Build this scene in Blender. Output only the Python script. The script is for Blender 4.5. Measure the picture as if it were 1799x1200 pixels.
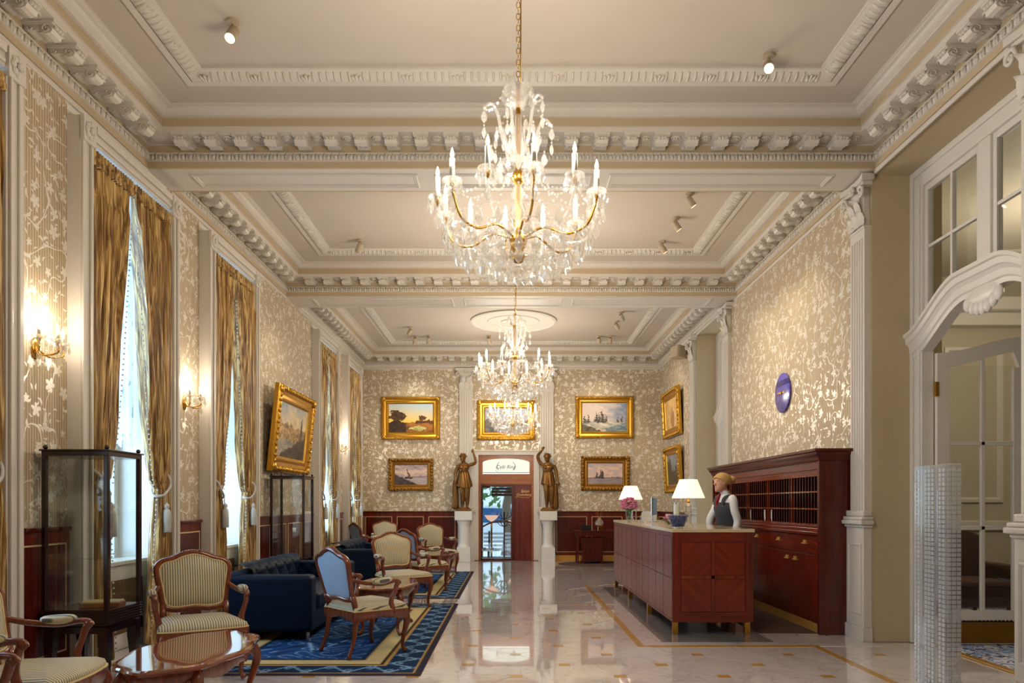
import bpy, bmesh, math, random
from mathutils import Vector, Matrix, Euler, noise
for o in list(bpy.data.objects): bpy.data.objects.remove(o, do_unlink=True)
scene = bpy.context.scene
COL = scene.collection
PI = math.pi
sin, cos = math.sin, math.cos

# ---------------------------------------------------------------- camera, world, exposure
cam_d = bpy.data.cameras.new('camera'); cam = bpy.data.objects.new('camera', cam_d); COL.objects.link(cam)
cam.location = (0, 0, 1.38); cam.rotation_euler = (PI/2, 0, 0)
cam_d.sensor_width = 36; cam_d.lens = 36*1270/1799
cam_d.shift_x = (899.5-898.5)/1799; cam_d.shift_y = (885-600)/1799
cam_d.clip_end = 200
scene.camera = cam
scene.view_settings.view_transform = 'Standard'; scene.view_settings.look = 'None'
scene.view_settings.exposure = 0.27; scene.view_settings.gamma = 1; scene.view_settings.use_curve_mapping = False
w = bpy.data.worlds.new('sky'); scene.world = w; w.use_nodes = True
bg = w.node_tree.nodes['Background']; bg.inputs[0].default_value = (.62, .80, 1, 1); bg.inputs[1].default_value = 2.2
cy = scene.cycles
cy.use_denoising = True; cy.caustics_reflective = False; cy.caustics_refractive = False
cy.sample_clamp_indirect = 3; cy.sample_clamp_direct = 0; cy.max_bounces = 6; cy.diffuse_bounces = 3; cy.glossy_bounces = 3
cy.transparent_max_bounces = 12; cy.transmission_bounces = 4; cy.use_adaptive_sampling = True; cy.adaptive_threshold = .09; cy.blur_glossy = .5

def area_light(name, loc, rot, sx, sy, energy, color):
    d = bpy.data.lights.new(name, 'AREA'); d.shape = 'RECTANGLE'; d.size = sx; d.size_y = sy; d.energy = energy; d.color = color
    o = bpy.data.objects.new(name, d); COL.objects.link(o); o.location = loc; o.rotation_euler = rot
    return o
WINDOWS = [(1.0, 2.4), (3.6, 4.98), (6.0, 7.4), (8.475, 9.80), (13.17, 14.43), (15.48, 16.66)]  # first one is unseen, added so more daylight reaches the foreground floor
for a, b in WINDOWS:      # daylight of the street side, just outside each window pane
    area_light('window_daylight', (-4.62, (a+b)/2, 2.5), (0, -PI/2, 0), 3.6, b-a+.3, 135, (.40, .66, 1))

# ---------------------------------------------------------------- helpers
def s2l(c):
    c /= 255
    return c/12.92 if c <= .04045 else ((c+.055)/1.055)**2.4
def C(r, g, b): return (s2l(r), s2l(g), s2l(b), 1)

class MB:
    def __init__(s): s.v = []; s.f = []; s.m = []; s.mi = 0
    def add(s, vs, fs, M=None):
        n = len(s.v)
        s.v += [tuple(M @ Vector(p)) if M is not None else tuple(p) for p in vs]
        for f in fs: s.f.append(tuple(i+n for i in f)); s.m.append(s.mi)
        return s
    def box(s, x0, x1, y0, y1, z0, z1, M=None):
        return s.add([(x0,y0,z0),(x1,y0,z0),(x1,y1,z0),(x0,y1,z0),(x0,y0,z1),(x1,y0,z1),(x1,y1,z1),(x0,y1,z1)],
              [(3,2,1,0),(4,5,6,7),(0,1,5,4),(1,2,6,5),(2,3,7,6),(3,0,4,7)], M)
    def lathe(s, prof, n=16, M=None, sx=1, sy=1):
        vs = []; fs = []
        for r, z in prof:
            for k in range(n): a = 2*PI*k/n; vs.append((r*cos(a)*sx, r*sin(a)*sy, z))
        m = len(prof)
        for i in range(m-1):
            for k in range(n):
                k2 = (k+1) % n; fs.append((i*n+k, i*n+k2, (i+1)*n+k2, (i+1)*n+k))
        if prof[0][0] > 1e-6: fs.append(tuple(range(n-1, -1, -1)))
        if prof[-1][0] > 1e-6: fs.append(tuple((m-1)*n+k for k in range(n)))
        return s.add(vs, fs, M)
    def sphere(s, c, r, n=10, m=6, sx=1, sy=1, sz=1, M=None):
        prof = [(max(1e-7, r*sin(PI*i/m)), -r*cos(PI*i/m)) for i in range(m+1)]
        T = Matrix.Translation(c) @ Matrix.Diagonal((sx, sy, sz, 1))
        return s.lathe(prof, n, (M @ T) if M is not None else T)
    def cyl(s, p, q, r, n=10, r2=None):
        return s.tube([p, q], [r, r if r2 is None else r2], n)
    def tube(s, pts, rad, n=8, closed=False, sq=None, M=None):
        pts = [Vector(p) for p in pts]; k = len(pts)
        if not hasattr(rad, '__len__'): rad = [rad]*k
        vs = []; fs = []; up = None
        for i, p in enumerate(pts):
            if closed: t = pts[(i+1) % k]-pts[i-1]
            else: t = pts[min(i+1, k-1)]-pts[max(i-1, 0)]
            if t.length < 1e-9: t = Vector((0, 0, 1))
            t.normalize()
            if up is None:
                up = Vector((0, 0, 1)) if abs(t.z) < .9 else Vector((0, 1, 0))
            a = up - t*up.dot(t)
            if a.length < 1e-6: a = t.orthogonal()
            a.normalize(); b = t.cross(a); up = a
            for j in range(n):
                th = 2*PI*(j+.5)/n
                ra, rb = (rad[i], rad[i]) if sq is None else (rad[i]*sq[0], rad[i]*sq[1])
                vs.append(p + a*cos(th)*ra + b*sin(th)*rb)
        for i in range(k if closed else k-1):
            i2 = (i+1) % k
            for j in range(n):
                j2 = (j+1) % n; fs.append((i*n+j, i*n+j2, i2*n+j2, i2*n+j))
        if not closed:
            fs.append(tuple(range(n-1, -1, -1))); fs.append(tuple((k-1)*n+j for j in range(n)))
        return s.add(vs, fs, M)
    def loft(s, secs, n=16, M=None):           # horizontal elliptic sections (cx, cy, cz, rx, ry)
        vs = []; fs = []
        for cx, cy_, cz, rx, ry in secs:
            for k in range(n): a = 2*PI*k/n; vs.append((cx+rx*cos(a), cy_+ry*sin(a), cz))
        for i in range(len(secs)-1):
            for k in range(n): k2 = (k+1) % n; fs.append((i*n+k, i*n+k2, (i+1)*n+k2, (i+1)*n+k))
        fs.append(tuple(range(n-1, -1, -1))); fs.append(tuple((len(secs)-1)*n+k for k in range(n)))
        return s.add(vs, fs, M)
    def prism(s, poly, h0, h1, M=None):        # polygon in local xy (ccw), extruded along local z
        n = len(poly)
        vs = [(x, y, h0) for x, y in poly] + [(x, y, h1) for x, y in poly]
        fs = [tuple(range(n-1, -1, -1)), tuple(range(n, 2*n))] + [(i, (i+1) % n, n+(i+1) % n, n+i) for i in range(n)]
        return s.add(vs, fs, M)
    def ring(s, x0, x1, y0, y1, prof, close=False):      # profile (d, z) swept round a rectangle, d = inset
        vs = []; fs = []
        for d, z in prof: vs += [(x0+d, y0+d, z), (x1-d, y0+d, z), (x1-d, y1-d, z), (x0+d, y1-d, z)]
        m = len(prof)
        for i in range(m if close else m-1):
            i2 = (i+1) % m
            for k in range(4): k2 = (k+1) % 4; fs.append((i*4+k, i2*4+k, i2*4+k2, i*4+k2))
        return s.add(vs, fs)
    def ringM(s, w_, h_, prof, M):                        # frame: profile (d, depth) round a w x h rectangle in local xy
        t = MB(); t.ring(-w_/2, w_/2, -h_/2, h_/2, prof, True)
        return s.add(t.v, t.f, M)
    def grid(s, nx, ny, fn, M=None, cx=False):
        vs = [fn(i/nx, j/ny) for j in range(ny+1) for i in range(nx+1)]
        fs = [(j*(nx+1)+i, j*(nx+1)+i+1, (j+1)*(nx+1)+i+1, (j+1)*(nx+1)+i) for j in range(ny) for i in range(nx)]
        return s.add(vs, fs, M)
    def mesh(s, name, mats, smooth=False, fix=True):
        me = bpy.data.meshes.new(name); me.from_pydata(s.v, [], s.f); me.update()
        if fix:
            b = bmesh.new(); b.from_mesh(me); bmesh.ops.recalc_face_normals(b, faces=b.faces); b.to_mesh(me); b.free()
        for m in (mats if isinstance(mats, (list, tuple)) else [mats]): me.materials.append(m)
        if len(me.polygons) == len(s.m): me.polygons.foreach_set('material_index', s.m)
        if smooth: me.shade_smooth()
        return me
    def build(s, name, mat, parent=None, smooth=False, bevel=0, fix=True, ang=None, seg=2, sub=0):
        o = bpy.data.objects.new(name, s.mesh(name, mat, smooth, fix)); COL.objects.link(o)
        if parent is not None: o.parent = parent
        if smooth and ang: auto_smooth(o.data, ang)
        if bevel:
            m = o.modifiers.new('bevel', 'BEVEL'); m.width = bevel; m.segments = seg; m.limit_method = 'ANGLE'; m.angle_limit = .6
        if sub:
            m = o.modifiers.new('sub', 'SUBSURF'); m.levels = sub; m.render_levels = sub
        return o
def auto_smooth(me, ang):
    b = bmesh.new(); b.from_mesh(me)
    for e in b.edges:
        if len(e.link_faces) == 2 and e.calc_face_angle(0) > ang: e.smooth = False
    b.to_mesh(me); b.free()
def tag(o, label=None, cat=None, group=None, kind=None):
    if label: o['label'] = label
    if cat: o['category'] = cat
    if group: o['group'] = group
    if kind: o['kind'] = kind
    return o
def empty(name, loc=(0,0,0), rz=0):
    o = bpy.data.objects.new(name, None); COL.objects.link(o); o.location = loc; o.rotation_euler = (0, 0, rz)
    o.empty_display_size = .1
    return o
def inst(name, me, parent=None, loc=(0,0,0), rot=(0,0,0), scale=None):
    o = bpy.data.objects.new(name, me); COL.objects.link(o); o.parent = parent; o.location = loc; o.rotation_euler = rot
    if scale: o.scale = scale
    return o
def copy_tree(o, parent=None):
    c = o.copy(); COL.objects.link(c); c.parent = parent
    for ch in o.children: copy_tree(ch, c)
    return c
def thing(o, label, cat, loc=None, rz=None, group=None):
    if loc is not None: o.location = loc
    if rz is not None: o.rotation_euler = (0, 0, rz)
    return tag(o, label, cat, group)
def struct(o, label, cat): return tag(o, label, cat, kind='structure')
def spline(pts, n=6, closed=False):
    P = [Vector(p) for p in pts]; k = len(P); out = []
    for i in range(k if closed else k-1):
        p0 = P[i-1] if (i or closed) else P[0]; p1 = P[i]; p2 = P[(i+1) % k]; p3 = P[(i+2) % k] if (closed or i+2 < k) else P[-1]
        for j in range(n):
            t = j/n
            out.append(.5*((2*p1)+(p2-p0)*t+(2*p0-5*p1+4*p2-p3)*t*t+(3*p1-p0-3*p2+p3)*t**3))
    if not closed: out.append(P[-1])
    return out
def RZ(a): return Matrix.Rotation(a, 4, 'Z')
def T(x, y, z): return Matrix.Translation((x, y, z))

# ---------------------------------------------------------------- materials
class NT:
    def __init__(s, name):
        s.mat = bpy.data.materials.new(name); s.mat.use_nodes = True; s.t = s.mat.node_tree
        s.b = s.t.nodes['Principled BSDF']; s.out = s.t.nodes['Material Output']
    def n(s, typ, **kw):
        nd = s.t.nodes.new(typ)
        for k, v in kw.items(): setattr(nd, k, v)
        return nd
    def put(s, sock, v):
        if isinstance(v, bpy.types.NodeSocket): s.t.links.new(v, sock)
        elif v is not None: sock.default_value = v
    def math(s, op, a, b=None, c=None):
        nd = s.n('ShaderNodeMath', operation=op)
        for i, v in enumerate((a, b, c)): s.put(nd.inputs[i], v)
        return nd.outputs[0]
    def vmath(s, op, a, b=None):
        nd = s.n('ShaderNodeVectorMath', operation=op); s.put(nd.inputs[0], a)
        if b is not None: s.put(nd.inputs[3 if op == 'SCALE' else 1], b)
        return nd.outputs[1] if op in ('LENGTH', 'DISTANCE') else nd.outputs[0]
    def mix(s, f, a, b):
        nd = s.n('ShaderNodeMix', data_type='RGBA'); s.put(nd.inputs[0], f); s.put(nd.inputs[6], a); s.put(nd.inputs[7], b)
        return nd.outputs[2]
    def coord(s, which='Object'): return s.n('ShaderNodeTexCoord').outputs[which]
    def sep(s, v):
        nd = s.n('ShaderNodeSeparateXYZ'); s.put(nd.inputs[0], v); return nd.outputs
    def comb(s, x, y, z):
        nd = s.n('ShaderNodeCombineXYZ')
        for i, v in enumerate((x, y, z)): s.put(nd.inputs[i], v)
        return nd.outputs[0]
    def noise(s, v, scale, detail=3, dist=0, rough=.5, out=0):
        nd = s.n('ShaderNodeTexNoise'); s.put(nd.inputs['Vector'], v); nd.inputs['Scale'].default_value = scale
        nd.inputs['Detail'].default_value = detail; nd.inputs['Distortion'].default_value = dist; nd.inputs['Roughness'].default_value = rough
        return nd.outputs[out]
    def ramp(s, f, stops):
        nd = s.n('ShaderNodeValToRGB'); s.put(nd.inputs[0], f); e = nd.color_ramp.elements
        while len(e) < len(stops): e.new(.5)
        for q, (p, c) in zip(e, stops): q.position = p; q.color = c
        return nd.outputs[0]
    def step(s, a, lo, hi):     # smooth 0..1
        nd = s.n('ShaderNodeMapRange', interpolation_type='SMOOTHSTEP'); s.put(nd.inputs[0], a)
        nd.inputs[1].default_value = lo; nd.inputs[2].default_value = hi
        return nd.outputs[0]
    def bump(s, h, strength=.3, dist=.01):
        nd = s.n('ShaderNodeBump'); nd.inputs['Strength'].default_value = strength; nd.inputs['Distance'].default_value = dist
        s.put(nd.inputs['Height'], h); s.t.links.new(nd.outputs[0], s.b.inputs['Normal'])
    def set(s, **kw):
        for k, v in kw.items():
            s.put(s.b.inputs[{'col': 'Base Color', 'rough': 'Roughness', 'metal': 'Metallic', 'spec': 'Specular IOR Level', 'coat': 'Coat Weight',
              'coatr': 'Coat Roughness', 'sheen': 'Sheen Weight', 'trans': 'Transmission Weight', 'ior': 'IOR', 'emit': 'Emission Color', 'es': 'Emission Strength', 'alpha': 'Alpha', 'sheent': 'Sheen Tint', 'sheenr': 'Sheen Roughness'}[k]], v)
        return s.mat
def paint(name, col, rough=.55, var=.06, metal=0, spec=.4, bump=0, scale=30, **kw):
    N = NT(name); nz = N.noise(N.coord(), scale, 4)
    f = N.math('MULTIPLY', N.math('SUBTRACT', nz, .5), var*4)
    c2 = tuple(min(1, x*1.35) for x in col[:3])+(1,); c1 = tuple(x*.65 for x in col[:3])+(1,)
    N.set(col=N.mix(N.math('ADD', f, .5), c1, c2), rough=rough, metal=metal, spec=spec, **kw)
    if bump: N.bump(nz, bump)
    return N.mat
def wood(name, c1, c2, rough=.3, axis=2, scale=1, coat=.3, coatr=.12):
    N = NT(name); p = N.coord(); k = [14*scale]*3; k[axis] = .9*scale
    v = N.vmath('MULTIPLY', p, tuple(k))
    a = N.noise(v, 1.6, 5, .6); b = N.noise(v, 7, 3, .2)
    f = N.math('ADD', N.math('MULTIPLY', a, .7), N.math('MULTIPLY', b, .3))
    N.set(col=N.ramp(f, [(.32, c1), (.68, c2)]), rough=rough, coat=coat, coatr=coatr)
    return N.mat
M = {}
M['cream'] = paint('cream_plaster', C(208, 200, 187), .5, .025)
M['tan'] = paint('tan_plaster', C(186, 167, 136), .6, .025)
M['ceil'] = paint('ceiling_plaster', C(193, 181, 166), .7, .02, scale=6)
M['recess'] = paint('recess_plaster', C(190, 172, 140), .65, .03)
M['white'] = paint('white_lacquer', C(222, 216, 204), .3, .02, coat=.2)
M['marblewhite'] = paint('white_stone', C(226, 222, 214), .25, .03)
M['gold'] = paint('gilt', C(196, 146, 52), .32, .12, metal=.85, scale=60, bump=.2)
M['golddark'] = paint('old_gilt', C(150, 106, 40), .38, .22, metal=.8, scale=70, bump=.4)
M['brass'] = paint('brass', C(208, 160, 70), .22, .04, metal=1)
M['pull'] = paint('polished_brass_pull', C(226, 184, 96), .3, .04, metal=.45)
M['bronze'] = paint('bronze', C(126, 88, 44), .36, .2, metal=.75, scale=25)
M['mahog'] = wood('mahogany', C(74, 15, 5), C(120, 36, 14), .26, coat=.15)
M['mahogd'] = wood('dark_mahogany', C(56, 9, 5), C(92, 22, 11), .25, coat=.15)
M['veneerline'] = wood('banding', C(110, 40, 16), C(140, 58, 24), .24)
M['mahogy'] = wood('mahogany_long_grain', C(78, 17, 6), C(124, 38, 15), .26, axis=1, coat=.15)
M['mahogx'] = wood('mahogany_cross_grain', C(80, 18, 6), C(126, 40, 16), .26, axis=0, coat=.15)
M['burl'] = wood('figured_mahogany', C(88, 30, 10), C(140, 58, 26), .2, scale=.6)
M['walnut'] = wood('walnut_carved', C(84, 34, 14), C(134, 64, 28), .22, scale=2)
M['ebony'] = wood('ebonised_wood', C(24, 9, 10), C(44, 20, 18), .22, scale=1.5)
M['oak'] = wood('warm_oak', C(128, 66, 26), C(164, 96, 44), .3, axis=0)
M['grille'] = paint('pierced_brass_grille', C(120, 94, 54), .45, .3, metal=.4, scale=160)
M['black'] = paint('black_plastic', C(16, 17, 20), .35, .03)
M['silver'] = paint('silver_metal', C(200, 202, 206), .25, .03, metal=.7)
M['paper'] = paint('paper', C(228, 224, 214), .6, .03)
M['beige'] = paint('salon_plaster', C(192, 182, 160), .6, .03)
M['spk'] = paint('beige_plastic', C(176, 160, 134), .5, .02)
M['skin'] = paint('skin', C(214, 160, 132), .5, .03)
M['hair'] = paint('blonde_hair', C(196, 158, 98), .5, .2, scale=60)
M['shirt'] = paint('white_cotton', C(226, 226, 230), .7, .03)
M['vest'] = paint('charcoal_cloth', C(62, 62, 68), .8, .06, scale=120)
M['scarf'] = paint('red_scarf', C(140, 28, 32), .6, .1)
M['leafgreen'] = paint('green_leaf', C(70, 112, 44), .5, .2, scale=14)
M['pink'] = paint('pink_petal', C(228, 128, 168), .6, .15, scale=50)
M['glassblue'] = paint('blue_wrappers', C(52, 78, 150), .25, .25, scale=90)
M['cord'] = paint('silver_cord', C(196, 196, 190), .5, .1, scale=120)
M['beigestone'] = paint('beige_stone', C(206, 186, 150), .15, .06, scale=12, coat=.4)
M['mat'] = paint('brown_carpet', C(84, 62, 54), .95, .12, scale=90)
M['grey'] = paint('grey_marble', C(122, 120, 120), .1, .1, scale=5, coat=.5)
M['goldstone'] = paint('gold_marble', C(192, 146, 72), .12, .12, scale=18, coat=.4)
M['outwhite'] = paint('pale_street', C(214, 218, 220), .8, .05)
M['bark'] = paint('bark', C(92, 80, 66), .9, .2)
def mk_marble():
    N = NT('cream_marble'); p = N.coord('Object'); g = N.n('ShaderNodeNewGeometry').outputs['Position']
    rnd = N.n('ShaderNodeObjectInfo').outputs['Random']
    off = N.vmath('ADD', g, N.comb(N.math('MULTIPLY', rnd, 40), N.math('MULTIPLY', rnd, 17), 0))
    a = N.noise(off, 2.2, 6, 1.2); vein = N.math('ABSOLUTE', N.math('SUBTRACT', N.noise(off, 1.6, 5, 1.8), .5))
    vm = N.math('SUBTRACT', 1, N.step(vein, 0, .03))
    c = N.mix(a, C(224, 214, 212), C(244, 238, 240))
    c = N.mix(N.math('MULTIPLY', vm, .35), c, C(176, 156, 132))
    c = N.mix(N.math('MULTIPLY', rnd, .25), c, C(222, 212, 208))
    N.set(col=c, rough=.06, spec=.7, coat=1.0, coatr=.02); return N.mat
M['marble'] = mk_marble()
def mk_wallpaper():
    N = NT('floral_wallpaper'); x, y, z = N.sep(N.n('ShaderNodeNewGeometry').outputs['Position'])[0:3]
    u = N.math('ADD', x, y)
    wob = N.noise(N.comb(u, z, 0), 2.5, 2, out=1)
    vec = N.vmath('ADD', N.comb(u, z, 0), N.vmath('SCALE', N.vmath('SUBTRACT', wob, (.5, .5, .5)), .06))
    def vor(scale, seed):
        nd = N.n('ShaderNodeTexVoronoi', voronoi_dimensions='2D'); v = N.vmath('ADD', N.vmath('SCALE', vec, scale), (seed, seed*.7, 0))
        N.put(nd.inputs['Vector'], v); nd.inputs['Scale'].default_value = 1; nd.inputs['Randomness'].default_value = .85
        l = N.sep(N.vmath('SUBTRACT', v, nd.outputs['Position'])); c = N.sep(nd.outputs['Color'])
        return l[0], l[1], c
    masks = []
    lx, ly, c = vor(5.0, 3.3)             # five-petalled blossoms
    ang = N.math('ADD', N.math('ARCTAN2', ly, lx), N.math('MULTIPLY', c[0], 6.28))
    r = N.math('SQRT', N.math('ADD', N.math('MULTIPLY', lx, lx), N.math('MULTIPLY', ly, ly)))
    pet = N.math('MULTIPLY', N.math('ADD', .42, N.math('MULTIPLY', .58, N.math('ABSOLUTE', N.math('COSINE', N.math('MULTIPLY', ang, 2.5))))), N.math('ADD', .17, N.math('MULTIPLY', c[1], .15)))
    masks.append(N.step(N.math('SUBTRACT', pet, r), 0, .02))
    for sc, seed, a_, b_ in ((8.6, 11.1, .36, .105), (12.0, 23.7, .30, .10)):   # leaves
        lx, ly, c = vor(sc, seed); th = N.math('MULTIPLY', c[0], 6.28)
        ct, st = N.math('COSINE', th), N.math('SINE', th)
        p = N.math('ADD', N.math('MULTIPLY', lx, ct), N.math('MULTIPLY', ly, st))
        q = N.math('SUBTRACT', N.math('MULTIPLY', ly, ct), N.math('MULTIPLY', lx, st))
        q = N.math('ADD', q, N.math('MULTIPLY', N.math('MULTIPLY', p, p), 1.2))
        e = N.math('ADD', N.math('POWER', N.math('ABSOLUTE', N.math('DIVIDE', p, a_)), 1.6), N.math('POWER', N.math('ABSOLUTE', N.math('DIVIDE', q, b_)), 2))
        masks.append(N.math('MULTIPLY', N.math('SUBTRACT', 1, N.step(e, .8, 1)), N.math('GREATER_THAN', c[2], .5)))
    nz = N.noise(N.comb(N.math('MULTIPLY', u, 1.3), z, 7), 2.6, 1)
    masks.append(N.math('SUBTRACT', 1, N.step(N.math('ABSOLUTE', N.math('SUBTRACT', nz, .5)), .006, .011)))
    m = masks[0]
    for k in masks[1:]: m = N.math('MAXIMUM', m, k)
    st = N.math('ADD', N.math('MULTIPLY', N.math('SINE', N.math('MULTIPLY', u, 2*PI/.03)), .5), .5)
    st = N.math('MULTIPLY', st, N.noise(N.comb(N.math('MULTIPLY', u, 60), N.math('MULTIPLY', z, 2), 0), 1, 2))
    base = N.mix(N.step(st, .15, .5), C(166, 146, 116), C(204, 186, 154))
    m = N.math('MULTIPLY', m, N.math('ADD', .45, N.math('MULTIPLY', N.noise(N.comb(u, z, 3), 9, 2), 1.0)))
    N.set(col=N.mix(m, base, C(232, 225, 210)), rough=N.math('SUBTRACT', .6, N.math('MULTIPLY', m, .3)), metal=N.math('MULTIPLY', m, .3), spec=.5)
    N.bump(m, .25, .004); return N.mat
M['paper_wall'] = mk_wallpaper()
def mk_stripes():
    N = NT('striped_silk'); x, y, z = N.sep(N.coord())[0:3]
    s_ = N.math('ADD', N.math('MULTIPLY', N.math('SINE', N.math('MULTIPLY', x, 2*PI/.0185)), .5), .5)
    c = N.mix(N.step(s_, .62, .8), C(206, 192, 152), C(82, 88, 84))
    N.set(col=c, rough=.5, sheen=.3); return N.mat
M['stripe'] = mk_stripes()
M['bluecloth'] = paint('pale_blue_cloth', C(148, 178, 208), .6, .06, scale=90, sheen=.3)
M['welt'] = paint('cream_braid', C(206, 184, 130), .6, .1, scale=90)
M['velvet'] = paint('teal_velvet', C(3, 22, 44), .55, .15, scale=14, spec=.15, sheen=.1, sheent=C(60, 120, 170), sheenr=.35)
def mk_curtain():
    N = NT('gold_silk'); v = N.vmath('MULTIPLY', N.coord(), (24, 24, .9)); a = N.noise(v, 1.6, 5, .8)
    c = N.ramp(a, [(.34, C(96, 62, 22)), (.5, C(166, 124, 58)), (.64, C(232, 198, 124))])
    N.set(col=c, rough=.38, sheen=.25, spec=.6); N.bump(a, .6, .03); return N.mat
M['curtain'] = mk_curtain()
def mk_sheer():
    N = NT('white_voile'); p = N.coord(); x, y, z = N.sep(p)[0:3]
    lace = N.step(N.noise(N.comb(0, N.math('MULTIPLY', y, 22), N.math('MULTIPLY', z, 9)), 1, 1), .62, .66)
    tl = N.n('ShaderNodeBsdfTranslucent'); df = N.n('ShaderNodeBsdfDiffuse'); tr = N.n('ShaderNodeBsdfTransparent')
    c = N.mix(lace, C(226, 236, 246), C(150, 164, 176)); N.put(tl.inputs[0], c); N.put(df.inputs[0], c)
    m1 = N.n('ShaderNodeMixShader'); m1.inputs[0].default_value = .35; N.t.links.new(tl.outputs[0], m1.inputs[1]); N.t.links.new(df.outputs[0], m1.inputs[2])
    m2 = N.n('ShaderNodeMixShader'); N.put(m2.inputs[0], N.math('SUBTRACT', .42, N.math('MULTIPLY', lace, .3)))
    N.t.links.new(m1.outputs[0], m2.inputs[1]); N.t.links.new(tr.outputs[0], m2.inputs[2]); N.t.links.new(m2.outputs[0], N.out.inputs[0])
    return N.mat
M['sheer'] = mk_sheer()
def mk_glass(name, tint=(1, 1, 1, 1), refl=1.0, diff=0.0, rough=.02, ior=1.5):
    N = NT(name); tr = N.n('ShaderNodeBsdfTransparent'); tr.inputs[0].default_value = tint
    gl = N.n('ShaderNodeBsdfGlossy'); gl.inputs['Roughness'].default_value = rough; gl.inputs[0].default_value = (1, 1, 1, 1)
    fr = N.n('ShaderNodeLayerWeight').outputs['Facing']; f0 = ((ior-1)/(ior+1))**2
    mx = N.n('ShaderNodeMixShader'); N.put(mx.inputs[0], N.math('MINIMUM', N.math('MULTIPLY', N.math('ADD', f0, N.math('MULTIPLY', N.math('POWER', fr, 5), 1-f0)), refl), 1)); N.t.links.new(tr.outputs[0], mx.inputs[1]); N.t.links.new(gl.outputs[0], mx.inputs[2])
    last = mx
    if diff:
        df = N.n('ShaderNodeBsdfTranslucent'); df.inputs[0].default_value = (.95, .95, .95, 1); d2 = N.n('ShaderNodeBsdfDiffuse'); d2.inputs[0].default_value = (.95, .95, .95, 1)
        a = N.n('ShaderNodeMixShader'); a.inputs[0].default_value = .5; N.t.links.new(df.outputs[0], a.inputs[1]); N.t.links.new(d2.outputs[0], a.inputs[2])
        b = N.n('ShaderNodeMixShader'); b.inputs[0].default_value = diff; N.t.links.new(mx.outputs[0], b.inputs[1]); N.t.links.new(a.outputs[0], b.inputs[2]); last = b
    N.t.links.new(last.outputs[0], N.out.inputs[0]); return N.mat
M['glass'] = mk_glass('clear_glass', (.96, .98, .98, 1))
M['crystal'] = mk_glass('cut_crystal', (.97, .96, .93, 1), 2.8, .08, .06, 1.7)
M['ice'] = mk_glass('ribbed_art_glass', (.88, .92, .94, 1), 3.0, .12, .06, 1.5)
M['icecube'] = mk_glass('glass_mosaic', (.90, .93, .95, 1), 4.0, .5, .1, 1.6)
def emis(name, col, s):
    N = NT(name); N.set(col=(0, 0, 0, 1), emit=col, es=s, rough=.5); return N.mat
M['flame'] = emis('lit_bulb', C(255, 226, 170), 30)
M['spot_lens'] = emis('lit_spot_lens', C(255, 236, 205), 12)
M['candle'] = paint('ivory_candle', C(236, 228, 204), .4, .02)
def mk_shade():
    N = NT('lit_lamp_shade'); N.set(col=C(248, 236, 208), rough=.8, emit=C(255, 232, 190), es=1.1); return N.mat
M['shade'] = mk_shade()
def mk_vcol(name, rough=.5, bump=0, **kw):
    N = NT(name); a = N.n('ShaderNodeAttribute', attribute_name='paint'); N.set(col=a.outputs[0], rough=rough, **kw)
    if bump: N.bump(N.noise(N.coord(), 300, 2), bump, .002)
    return N.mat
M['canvas'] = mk_vcol('painted_canvas', .45)
M['rug'] = mk_vcol('woven_rug', .95, .4, spec=.1)
def colour_grid(mesh, cols):
    a = mesh.color_attributes.new('paint', 'FLOAT_COLOR', 'POINT')
    flat = [c for q in cols for c in (q[0], q[1], q[2], 1)]
    a.data.foreach_set('color', flat)
# ================================================================ THE ROOM
XW, YB, ZC, ZI = 3.6, 17.55, 5.09, 5.12
BAYS = [(1.3, 7.13), (7.62, 11.5), (12.15, YB)]
rng = random.Random(7)

# ---- floor: octagonal marble tiles laid diagonally with small gold insets
floor = MB().box(-4.2, 4.12, -2.6, 17.8, -.12, -.004).build('floor', M['marble'])
struct(floor, 'polished cream marble floor with small gold square insets', 'floor')
P = .415; hd = .05; gp = .0012
oct_ = []
for sx, sy in ((1, 0), (0, 1), (-1, 0), (0, -1)):
    a = P-hd-gp
    if sx: pts = [(sx*a, -sx*(hd-gp)), (sx*a, sx*(hd-gp))]
    else: pts = [(sy*(hd-gp), sy*a), (-sy*(hd-gp), sy*a)]
    oct_ += pts
tile_me = MB().prism(oct_, -.008, 0).mesh('tile', M['marble'])
q = hd-gp
dot_me = MB().prism([(-q, -q), (q, -q), (q, q), (-q, q)], -.008, 0).mesh('inset', M['goldstone'])
RUGS = [(-2.96, -.73, 5.79, 9.93), (-2.96, -.76, 10.5, 14.65)]
far_t, far_d = MB(), MB()
def blocked(x, y):
    for a, b, c, d in RUGS:
        if a+.35 < x < b-.35 and c+.35 < y < d-.35: return True
    return 1.28 < x < 3.6 and 7.0 < y < 12.1
for i in range(-10, 11):
    for j in range(-16, 28):
        x = 1.70+P*i-.0; y = 6.61+P*j
        if not (-3.75 < x < 3.75 and -2.4 < y < 17.5) or blocked(x, y): continue
        dot = (i+j) % 2 == 0
        near = y > 4.9
        if 2.9 < x < 3.02 and y < 7 and dot: continue
        if near: inst('inset' if dot else 'tile', dot_me if dot else tile_me, floor, (x, y, 0))
        elif dot: far_d.prism([(-q+x, -q+y), (q+x, -q+y), (q+x, q+y), (-q+x, q+y)], -.008, 0)
        else: far_t.prism([(a+x, b+y) for a, b in oct_], -.008, 0)
tag(far_t.build('foreground_tiles', M['marble'], floor), kind='stuff'); tag(far_d.build('foreground_insets', M['goldstone'], floor), kind='stuff')
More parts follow.
